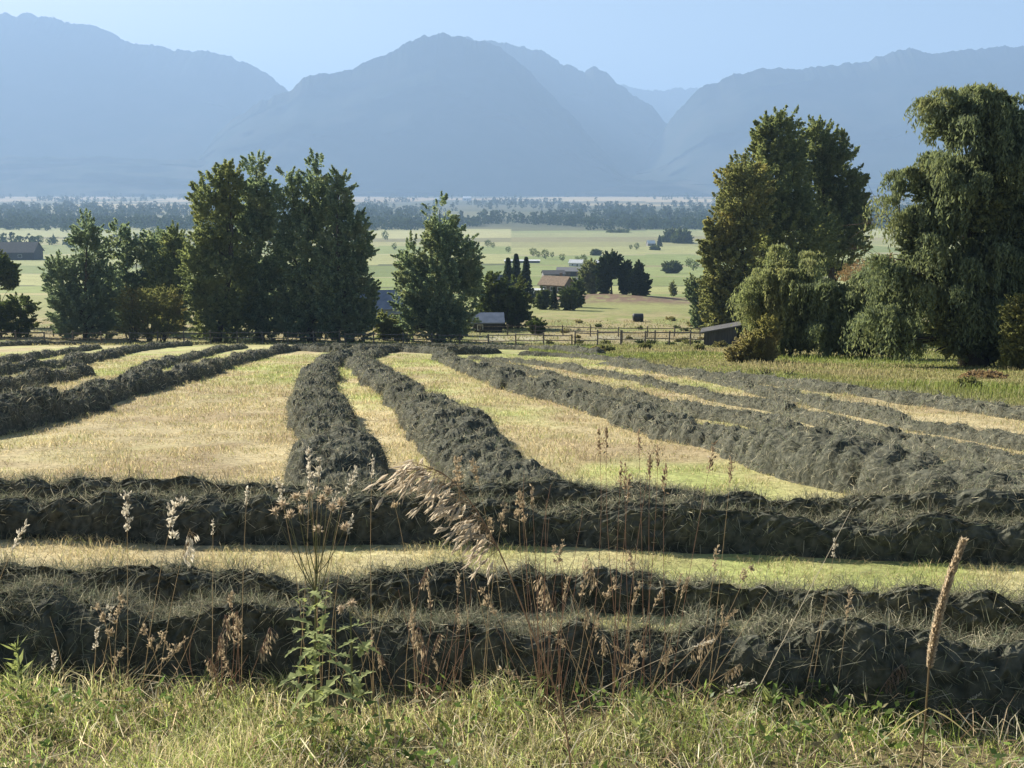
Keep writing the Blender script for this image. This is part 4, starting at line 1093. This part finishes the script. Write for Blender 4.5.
# ------------------------------------------------------------------ roadside grass in front
def verge():
    g = Geo(); n = 125000
    Y = rng.uniform(2.2, 5.35, n) ; x = rng.uniform(-1, 1, n) * (0.62 * Y + 2.0)
    edge = 5.12 - 0.045 * x + 0.18 * vnoise(x * 1.4, x * 0, seed=81) + .22 * vnoise(x * 5, x * 0 + 2, seed=82)
    k = Y < edge; x, Y = x[k], Y[k]; n = len(x)
    P = np.c_[x, Y, ground_z(x, Y) - .01]
    cl = fbm(x * 1.6, Y * 1.6, seed=83, octv=3)
    right = smooth01(x, 0.6, 1.6)
    H = rng.uniform(.03, .15, n) * (1 + .8 * np.clip(cl, -.7, 1)) * (1 - .4 * right)
    ph = rng.uniform(0, 2 * math.pi, n); l = H * rng.uniform(.15, 1.1, n)
    lean = np.c_[l * np.cos(ph), l * np.sin(ph), 0 * l]
    gr = np.array([(0.34, 0.46, 0.10), (0.46, 0.56, 0.13), (0.62, 0.60, 0.24), (0.85, 0.74, 0.44), (0.58, 0.44, 0.27), (0.22, 0.30, 0.08)])
    pd = np.array([.18, .20, .20, .22, .10, .10]); pi_ = rng.choice(6, n, p=pd)
    c = gr[pi_]
    dryp = np.clip(.5 + 1.1 * fbm(x * 1.1, Y * 1.1, seed=86, octv=2), 0, 1) * (1 - .3 * right)
    c = lerp(c, rgb(.80, .70, .42), (0.6 * dryp * rng.uniform(0, 1, n))[:, None])
    add_blades(g, P, H, rng.uniform(.0025, .0062, n), lean, rng.uniform(0, .35, n), c)
    m = 3600; Y = rng.uniform(2.6, 5.2, m); x = rng.uniform(-1, 1, m) * (.6 * Y + .6)
    P = np.c_[x, Y, ground_z(x, Y) + rng.uniform(0, .06, m)]
    ph = rng.uniform(0, 2 * math.pi, m); l = rng.uniform(.08, .34, m)
    sc = np.array([(0.85, 0.76, 0.52), (0.62, 0.48, 0.31), (0.45, 0.55, 0.16), (0.30, 0.20, 0.13)])[rng.choice(4, m, p=[.42, .2, .26, .12])]
    add_blades(g, P, rng.uniform(.06, .24, m), rng.uniform(.003, .0065, m), np.c_[l * np.cos(ph), l * np.sin(ph), 0 * l], rng.uniform(.1, .7, m), sc)
    # broader weed leaves near the ground
    m = 9000; Y = rng.uniform(2.6, 5.1, m); x = rng.uniform(-1, 1, m) * (.6 * Y + .6)
    k = vnoise(x * 2.4, Y * 2.4, seed=88) > -.05; x, Y = x[k], Y[k]; m = len(x)
    P = np.c_[x, Y, ground_z(x, Y) + rng.uniform(.01, .17, m)]
    cw = np.array([(0.12, 0.19, 0.05), (0.20, 0.28, 0.07), (0.25, 0.22, 0.12)])[rng.choice(3, m, p=[.45, .33, .22])]
    add_leaves(g, P, rng.uniform(.03, .075, m), rng.uniform(.012, .028, m), col=cw)
    tag(g.build('roadside_grass', M['grass']), 'tangled green and straw roadside grass along the bottom of the picture', 'grass', kind='stuff')
verge()

# ------------------------------------------------------------------ single stalks in front of the field
def curve_pts(b, t, bend, n=10):
    q = np.linspace(0, 1, n)[:, None]
    return b + (t - b) * q + bend * (np.sin(q * math.pi * .5) - q) * 1.0
def add_spikelets(g, P, axis, L, Wd, col, k=4):
    """small closed seed: a four-sided spindle"""
    n = len(P); a = unit(axis); b = unit(np.cross(a, rand_unit(n))); c = np.cross(a, b)
    L = np.broadcast_to(L, (n,))[:, None]; Wd = np.broadcast_to(Wd, (n,))[:, None]
    m = P + a * L * .4
    V = np.stack([P, m + b * Wd * .5, m + c * Wd * .5, m - b * Wd * .5, m - c * Wd * .5, P + a * L], 1).reshape(-1, 3)
    o = (np.arange(n) * 6)[:, None]
    f = np.concatenate([o + np.array([[0, 1, 5, 3]]), o + np.array([[0, 2, 5, 4]])])
    g.add(V, f, np.repeat(col, 6, axis=0))
TAN = rgb(.62, .50, .33); PALE = rgb(.90, .82, .66); RED = rgb(.46, .31, .22); GREY = rgb(.42, .37, .30)
def stalk(kind, label, bpx, bpy_, tpx, tpy, head=26, group=None, stemcol=None, headcol=None, Y=None, bend=0.0, dY=0.0, w=1.0, name='grass_stalk'):
    b = at(bpx, bpy_) if Y is None else None
    if b is None:
        b = np.array([pt(bpx, bpy_, Y)[0], Y, 0.0]); b[2] = float(ground_z(b[0], Y))
    Y0 = b[1]; tip = pt(tpx, tpy, Y0 + dY)
    t = thing(name, b, label, 'grass stalk', group)
    m = mpp(Y0)
    pts = curve_pts(np.zeros(3), tip - b, np.array([bend * m, 0, abs(bend) * m * .4]), 12)
    stemcol = RED if stemcol is None else stemcol; headcol = TAN if headcol is None else headcol
    hl = head * m
    seg = np.r_[0, np.cumsum(np.linalg.norm(np.diff(pts, axis=0), axis=1))]
    def along(s): return np.array([np.interp(s, seg, pts[:, i]) for i in range(3)]).T
    g = Geo(); g.tube(pts, np.linspace(.0017, .0008, 12) * w * max(1, Y0 / 4.5), 5, stemcol)
    g.build('stem', M['straw'], t)
    if kind == 'bare': return t
    g = Geo()
    s0 = seg[-1] - hl
    if kind == 'spike':        # orchard-grass like clusters
        n = 34
        s = s0 + hl * rng.uniform(0, 1, n); P = along(s) + rng.normal(size=(n, 3)) * hl * .035
        ax = unit(pts[-1] - pts[-3]) + rng.normal(size=(n, 3)) * .55
        add_spikelets(g, P, ax, hl * .17, hl * .06, np.tile(headcol, (n, 1)) * rng.uniform(.7, 1.2, (n, 1)))
    elif kind == 'cluster':    # a few knots
        for k in range(5):
            cpt = along(np.array([s0 + hl * (k + .3) / 5]))[0] + rng.normal(size=3) * hl * .08
            n = 16; add_spikelets(g, cpt + rng.normal(size=(n, 3)) * hl * .05, rand_unit(n) + unit(pts[-1] - pts[-2]) * 1.2, hl * .14, hl * .055, np.tile(headcol, (n, 1)) * rng.uniform(.7, 1.2, (n, 1)))
    elif kind == 'droop':      # nodding panicle
        n = 40; s = s0 + hl * rng.uniform(0, 1, n); P = along(s)
        side = np.sign(tpx - bpx) or 1.0
        dv = np.c_[rng.normal(.4 * side, .35, n), rng.normal(0, .3, n), rng.uniform(-1.2, -.2, n)]
        q = P + unit(dv) * hl * rng.uniform(.08, .34, (n, 1))
        add_spikelets(g, q, np.c_[dv[:, 0] * .5, dv[:, 1], dv[:, 2] - .5], hl * .22, hl * .055, np.tile(headcol, (n, 1)) * rng.uniform(.7, 1.2, (n, 1)))
        for a_, b_ in zip(P, q): g.tube(np.array([a_, (a_ + b_) / 2 + [0, 0, hl * .03], b_]), .0007 * max(1, Y0 / 4), 3, stemcol)
    g.build('seed_head', M['straw'], t)
    return t

def cluster(label, group, kind, n, cx, by, spread, ty0, ty1, lean=0.0, leansd=14, head=(18, 34), **kw):
    for i in range(n):
        bx = cx + rng.normal() * spread
        k = kind if isinstance(kind, str) else kind[rng.integers(len(kind))]
        ty = rng.uniform(ty0, ty1)
        stalk(k, label, bx, by + rng.uniform(-6, 12), bx + lean + rng.normal() * leansd * 1.3, ty, rng.uniform(*head), group, bend=rng.normal() * 26, **kw)

def foreground():
    # clumps of thin stems: nothing tells the single stems of a clump apart
    cluster('thin dry reddish stem in the upright clump just right of the drooping oat panicle', 'stems of the reddish central clump', ['bare', 'spike', 'bare'], 17, 549, 716, 7, 470, 640, 2, 14)
    cluster('thin dry stem in the tangle of grass heads right of centre', 'stems of the tangle right of centre', ['spike', 'cluster', 'bare', 'droop'], 26, 618, 712, 36, 540, 672, 6, 34, stemcol=TAN)
    cluster('rusty drooping grass head in the clump between the thistle and the centre', 'rusty drooping heads', ['droop', 'bare', 'spike'], 16, 425, 712, 16, 560, 650, 2, 14)
    cluster('rusty nodding grass head in the clump left of the thistle', 'rusty heads left of the thistle', ['droop', 'bare', 'cluster'], 15, 222, 708, 18, 590, 660, 4, 16, stemcol=RED)
    cluster('thin pale stalk with a small head in front of the left dark windrows', 'pale stalks at left', ['cluster', 'bare', 'spike'], 12, 130, 704, 40, 585, 650, 6, 26, stemcol=TAN)
    cluster('slim stalk with a knotted seed head standing before the middle pale strip', 'slim stalks before the middle strip', 'cluster', 8, 480, 712, 30, 455, 520, 6, 20, head=(22, 30), stemcol=TAN)
    cluster('slim stalk with a dark seed head against the broad tan strip', 'slim stalks against the broad strip', 'spike', 11, 615, 714, 34, 425, 480, 4, 14, head=(22, 32), stemcol=RED, headcol=rgb(.50, .38, .24))
    cluster('slim pale-headed stalk rising above the thistle flowers', 'pale stalks above the thistle', ['cluster', 'spike'], 9, 316, 712, 28, 445, 515, 2, 16, head=(20, 30), stemcol=TAN, headcol=PALE)
    cluster('thin straw stem among the leaves below the thistle heads', 'straw stems beside the thistle', ['bare', 'bare', 'spike'], 14, 380, 716, 30, 600, 670, 0, 20, stemcol=TAN)
    # individuals
    stalk('cluster', 'pale twin-tufted grass head curling over the left dark cross windrow', 140, 706, 178, 497, 44, headcol=PALE, stemcol=TAN, bend=-20)
    stalk('cluster', 'pale upright grass head left of the twin-tufted one', 128, 706, 127, 497, 36, headcol=PALE, stemcol=TAN)
    stalk('droop', 'pale arching grass head sweeping right over the left windrow', 155, 708, 190, 528, 34, headcol=PALE, stemcol=TAN, bend=-18)
    stalk('spike', 'pale horizontal seed head at the very left edge before the cross windrow', -30, 700, 26, 524, 34, headcol=PALE, stemcol=TAN, bend=-40)
    stalk('spike', 'small pale spike standing alone above the left dark windrow', 212, 706, 213, 520, 16, headcol=PALE, stemcol=TAN)
    stalk('spike', 'stout cream spike before the nearest windrow at left', 92, 704, 97, 628, 24, headcol=PALE, stemcol=TAN, w=1.3)
    stalk('spike', 'short cream spike low by the grass at left', 54, 702, 54, 652, 22, headcol=PALE, stemcol=TAN)
    stalk('cluster', 'pale stalk with hooked head before the second windrow at left', 92, 704, 111, 605, 20, headcol=PALE, stemcol=TAN, bend=18)
    stalk('bare', 'long straw stem leaning right across the nearest windrow at right', 690, 712, 768, 590, 0, stemcol=TAN, w=1.2)
    stalk('bare', 'long thin stem leaning up to the right before the cross windrow', 745, 712, 852, 508, 0, stemcol=PALE, w=1.2)
    stalk('cluster', 'leaning stem with a small white tuft beside the cross windrow at right', 808, 710, 836, 540, 18, stemcol=TAN, headcol=PALE)
    stalk('bare', 'thin upright stem right of centre before the nearest windrow', 800, 712, 826, 596, 0, stemcol=TAN)
    stalk('spike', 'stem with a narrow tan spike before the nearest windrow at right', 834, 712, 850, 592, 30, stemcol=TAN)
    stalk('droop', 'dark nodding oat head drooping before the nearest windrow at right', 868, 716, 902, 664, 34, stemcol=RED, headcol=rgb(.36, .26, .19), bend=-22, w=1.3)
    stalk('spike', 'bent pale spike lying low right of the tall timothy', 932, 722, 980, 694, 18, stemcol=TAN, headcol=PALE)
    stalk('bare', 'straw stem leaning out of the grass at the lower right corner', 1000, 720, 1030, 678, 0, stemcol=TAN)
    stalk('spike', 'long stem with a pale spike bending right over the tangle', 560, 716, 712, 641, 22, stemcol=PALE, headcol=PALE, bend=-50)
    stalk('spike', 'pale stem bent low to the right at the edge of the grass', 690, 716, 752, 682, 30, stemcol=PALE, headcol=PALE, bend=-30)
    stalk('spike', 'dark slim spike on a long stem before the broad strip at right', 706, 714, 732, 460, 26, stemcol=TAN, headcol=rgb(.48, .36, .23))
    # timothy close to the lens
    Y = 1.75; b = np.array([pt(926, 760, Y)[0], Y, 0.0]); b[2] = float(ground_z(b[0], Y))
    t = thing('timothy_stalk', b, 'tall tan timothy spike standing close by at the right', 'grass stalk')
    m = mpp(Y); A = pt(929, 668, Y) - b; T = pt(964, 540, Y) - b
    g = Geo(); g.tube(np.array([[0, 0, 0], A * .5 + [-.004, 0, 0], A, A + (T - A) * .5 + [.008 * -1, 0, 0], T]), [.0018, .0017, .0016, .0012, .0008], 7, rgb(.30, .23, .13)); g.build('stem', M['straw'], t)
    g = Geo(); n = 1500; k = rng.uniform(0, 1, n); ph = rng.uniform(0, 2 * math.pi, n)
    cen = A + (T - A) * k[:, None] + np.array([-.008, 0, 0]) * np.sin(k * math.pi)[:, None]
    rr = .0064 * (np.clip(k / .12, .25, 1) ** .6) * (1 - .45 * k) * (1 + .12 * np.sin(k * 60))
    ax = unit(T - A); s1 = unit(np.cross(ax, [0, 1.0, 0])); s2 = np.cross(ax, s1)
    o = s1 * np.cos(ph)[:, None] + s2 * np.sin(ph)[:, None]
    add_spikelets(g, cen + o * rr[:, None] * .55, o * .8 + ax * .9, rng.uniform(.0055, .009, n), .0028, np.tile(rgb(.88, .74, .54), (n, 1)) * rng.uniform(.55, 1.3, (n, 1)))
    g.add(*_spindle(A, T, .0048), rgb(.50, .38, .22))
    g.build('seed_head', M['straw'], t)
    g = Geo()
    for (x1, y1) in ((868, 752), (972, 738)):
        P0 = pt(929, 708, Y) - b; P1 = pt(x1, y1, Y - .1) - b; q = np.linspace(0, 1, 9)
        mid = P0 + (P1 - P0) * q[:, None] + np.array([0, 0, .006]) * np.sin(q * math.pi)[:, None]
        wv = .0014 * np.sin(np.clip(q * .9 + .1, 0, 1) * math.pi) ** .6
        V = np.vstack([mid - np.array([0, 0, 1]) * wv[:, None], mid + np.array([0, 0, 1]) * wv[:, None]])
        g.add(V, np.array([[i, i + 1, 9 + i + 1, 9 + i] for i in range(8)]), rgb(.45, .38, .17))
    g.build('leaf', M['straw'], t)
    # oat-like panicle close to the lens, nodding left
    Y = 1.7; b = np.array([pt(598, 760, Y)[0], Y, 0.0]); b[2] = float(ground_z(b[0], Y))
    t = thing('oat_grass_stalk', b, 'large cream nodding oat panicle arching left in the middle of the picture', 'grass stalk')
    path = np.array([np.zeros(3)] + [pt(px, py, Y) - b for px, py in ((575, 735), (535, 640), (508, 570), (494, 540), (478, 512), (458, 485), (436, 468), (412, 470))])
    fine = np.array([np.interp(np.linspace(0, len(path) - 1, 60), np.arange(len(path)), path[:, i]) for i in range(3)]).T
    for _ in range(6): fine[1:-1] = .25 * fine[:-2] + .5 * fine[1:-1] + .25 * fine[2:]
    g = Geo(); g.tube(fine, np.linspace(.0016, .0006, 60), 6, rgb(.38, .27, .17)); g.build('stem', M['straw'], t)
    g = Geo(); n = 150
    i0 = 26 + (33 * rng.uniform(0, 1, n) ** .9).astype(int); P = fine[np.clip(i0, 0, 59)]
    up = rng.uniform(0, 1, n)
    dv = np.c_[-rng.uniform(.15, 1.1, n), rng.normal(0, .35, n), rng.normal(-.25, .42, n)]
    ln = rng.uniform(.012, .058, n) * np.where(rng.uniform(0, 1, n) < .3, 1.25, .8)
    q = P + unit(dv) * ln[:, None] + np.c_[0 * up, 0 * up, -.008 * up]
    ax = np.c_[dv[:, 0] * 1.0, dv[:, 1] * .6, dv[:, 2] * .5 - .42]
    cc = np.tile(rgb(.90, .78, .60), (n, 1)) * rng.uniform(.7, 1.12, (n, 1))
    add_spikelets(g, q, ax, rng.uniform(.020, .031, n), rng.uniform(.0042, .0062, n), cc)
    add_spikelets(g, q + unit(ax) * .006, ax + rng.normal(size=(n, 3)) * .22, rng.uniform(.016, .028, n), .0036, cc * .9)
    for a_, b_ in zip(P, q): g.tube(np.array([a_, (a_ + b_) / 2 + [0, 0, .004], b_]), .00035, 3, rgb(.45, .34, .22))
    g.build('seed_head', M['straw'], t)

def _spindle(A, T, r):
    q = np.linspace(0, 1, 12); ang = np.arange(8) * math.pi / 4
    ax = unit(T - A); s1 = unit(np.cross(ax, [0, 1.0, 0])); s2 = np.cross(ax, s1)
    cen = A + (T - A) * q[:, None] + np.array([-.008, 0, 0]) * np.sin(q * math.pi)[:, None]
    rr = r * np.clip(np.minimum(q / .1, (1 - q) / .1), .1, 1) * (1 - .4 * q)
    V = (cen[:, None] + rr[:, None, None] * (s1 * np.cos(ang)[:, None] + s2 * np.sin(ang)[:, None])[None]).reshape(-1, 3)
    f = np.array([(i * 8 + j, i * 8 + (j + 1) % 8, (i + 1) * 8 + (j + 1) % 8, (i + 1) * 8 + j) for i in range(11) for j in range(8)])
    return V, f
foreground()

# ------------------------------------------------------------------ thistle
def thistle(label, bpx, bpy_, top, heads, leafrange, dens=1.0):
    b = at(bpx, bpy_); Y0 = b[1]; m = mpp(Y0)
    t = thing('thistle_plant', b, label, 'thistle')
    tip = pt(top[0], top[1], Y0) - b
    main = curve_pts(np.zeros(3), tip, np.array([.02, 0, 0]), 14)
    g = Geo(); g.tube(main, np.linspace(.006, .0025, 14), 6, rgb(.20, .21, .10))
    ends = []
    for hx, hy in heads:
        e = pt(hx, hy, Y0 + rng.normal() * .06) - b
        s = main[rng.integers(8, 12)]
        q = np.linspace(0, 1, 7)[:, None]
        g.tube(s + (e - s) * q + np.array([0, 0, -.03]) * np.sin(q * math.pi), np.linspace(.0026, .0014, 7), 5, rgb(.24, .23, .12)); ends.append(e)
    g.build('stem', M['straw'], t)
    for e in ends:
        g = Geo(); n = 46
        d = unit(rng.normal(size=(n, 3)) + np.array([0, 0, .9])); add_spikelets(g, e + d * .003, d, rng.uniform(.016, .034, n), .0045, np.ones((n, 3)))
        n = 30; d2 = unit(rng.normal(size=(n, 3)) * [1, 1, .5]); add_spikelets(g, e - [0, 0, .012] + d2 * .004, d2 * .5 + [0, 0, 1], .018, .006, np.ones((n, 3)))
        g.build('flower_head', M['fluff'], t)
    # prickly lobed leaves all the way up
    for i in range(int(66 * dens)):
        g = Geo()
        k = rng.uniform(leafrange[0], leafrange[1]); s = np.array([np.interp(k, np.linspace(0, 1, 14), main[:, j]) for j in range(3)])
        ph = rng.uniform(0, 2 * math.pi); L = rng.uniform(.04, .21) * (1.2 - .9 * k)
        dr = np.array([math.cos(ph), math.sin(ph) * .7, rng.uniform(-.3, 1.1)]); dr /= np.linalg.norm(dr)
        sd = unit(np.cross(dr, [0, 0, 1.0])); nq = 9; q = np.linspace(0, 1, nq)
        s = s + rng.normal(size=3) * np.array([.05, .05, .01]) * (1 - .5 * k); mid = s + dr * L * q[:, None] - np.array([0, 0, rng.uniform(.1, .6) * L]) * (q ** 2)[:, None] + sd * (rng.normal() * .25 * L) * (q ** 2)[:, None]
        w = L * rng.uniform(.10, .19) * np.sin(np.clip(q * .93 + .07, 0, 1) * math.pi) ** .7 * np.where(np.arange(nq) % 2, 1.35, .45)
        lift = np.array([0, 0, .3])
        V = np.vstack([mid, mid + (sd + lift) * w[:, None], mid + (-sd + lift) * w[:, None]])
        f = [[j, j + 1, nq + j + 1, nq + j] for j in range(nq - 1)] + [[j + 1, j, 2 * nq + j, 2 * nq + j + 1] for j in range(nq - 1)]
        g.add(V, np.array(f)); g.build('leaf', M['thistle'], t)
thistle('tall green thistle with fluffy faded heads left of centre', 312, 745, (316, 520), [(283, 505), (296, 498), (309, 494), (322, 500), (333, 508), (341, 503), (290, 516), (318, 530), (345, 528), (302, 510), (275, 512), (328, 492)], (.10, .74), 1.25)
thistle('shorter leafy thistle behind the tall one', 352, 728, (350, 612), [(352, 604), (341, 610)], (.1, .95), .5)
def weed(label, bpx, bpy_, hpx, n):
    b = at(bpx, bpy_); m = mpp(b[1]); t = thing('green_weed', b, label, 'weed')
    g = Geo(); g.tube(np.array([[0, 0, 0], [.01, 0, hpx * m * .5], [0.0, .01, hpx * m]]), [.004, .003, .0015], 5, rgb(.16, .22, .07)); g.build('stem', M['straw'], t)
    g = Geo(); k = rng.uniform(.1, 1, n); ph = rng.uniform(0, 6.3, n); d = np.c_[np.cos(ph), np.sin(ph), rng.uniform(.4, 1.4, n)]
    L = rng.uniform(.04, .10, n); add_leaves(g, np.c_[0 * k, 0 * k, k * hpx * m] + unit(d) * L[:, None] * .5, L, L * .2, d); g.build('leaf', M['thistle'], t)
weed('bright green narrow-leaved weed at the left before the nearest windrow', 22, 712, 80, 60)
weed('bright green grass tuft right of centre at the bottom', 640, 752, 70, 60)
weed('bright green sprig at the windrow foot right of the tangle', 770, 714, 24, 46)
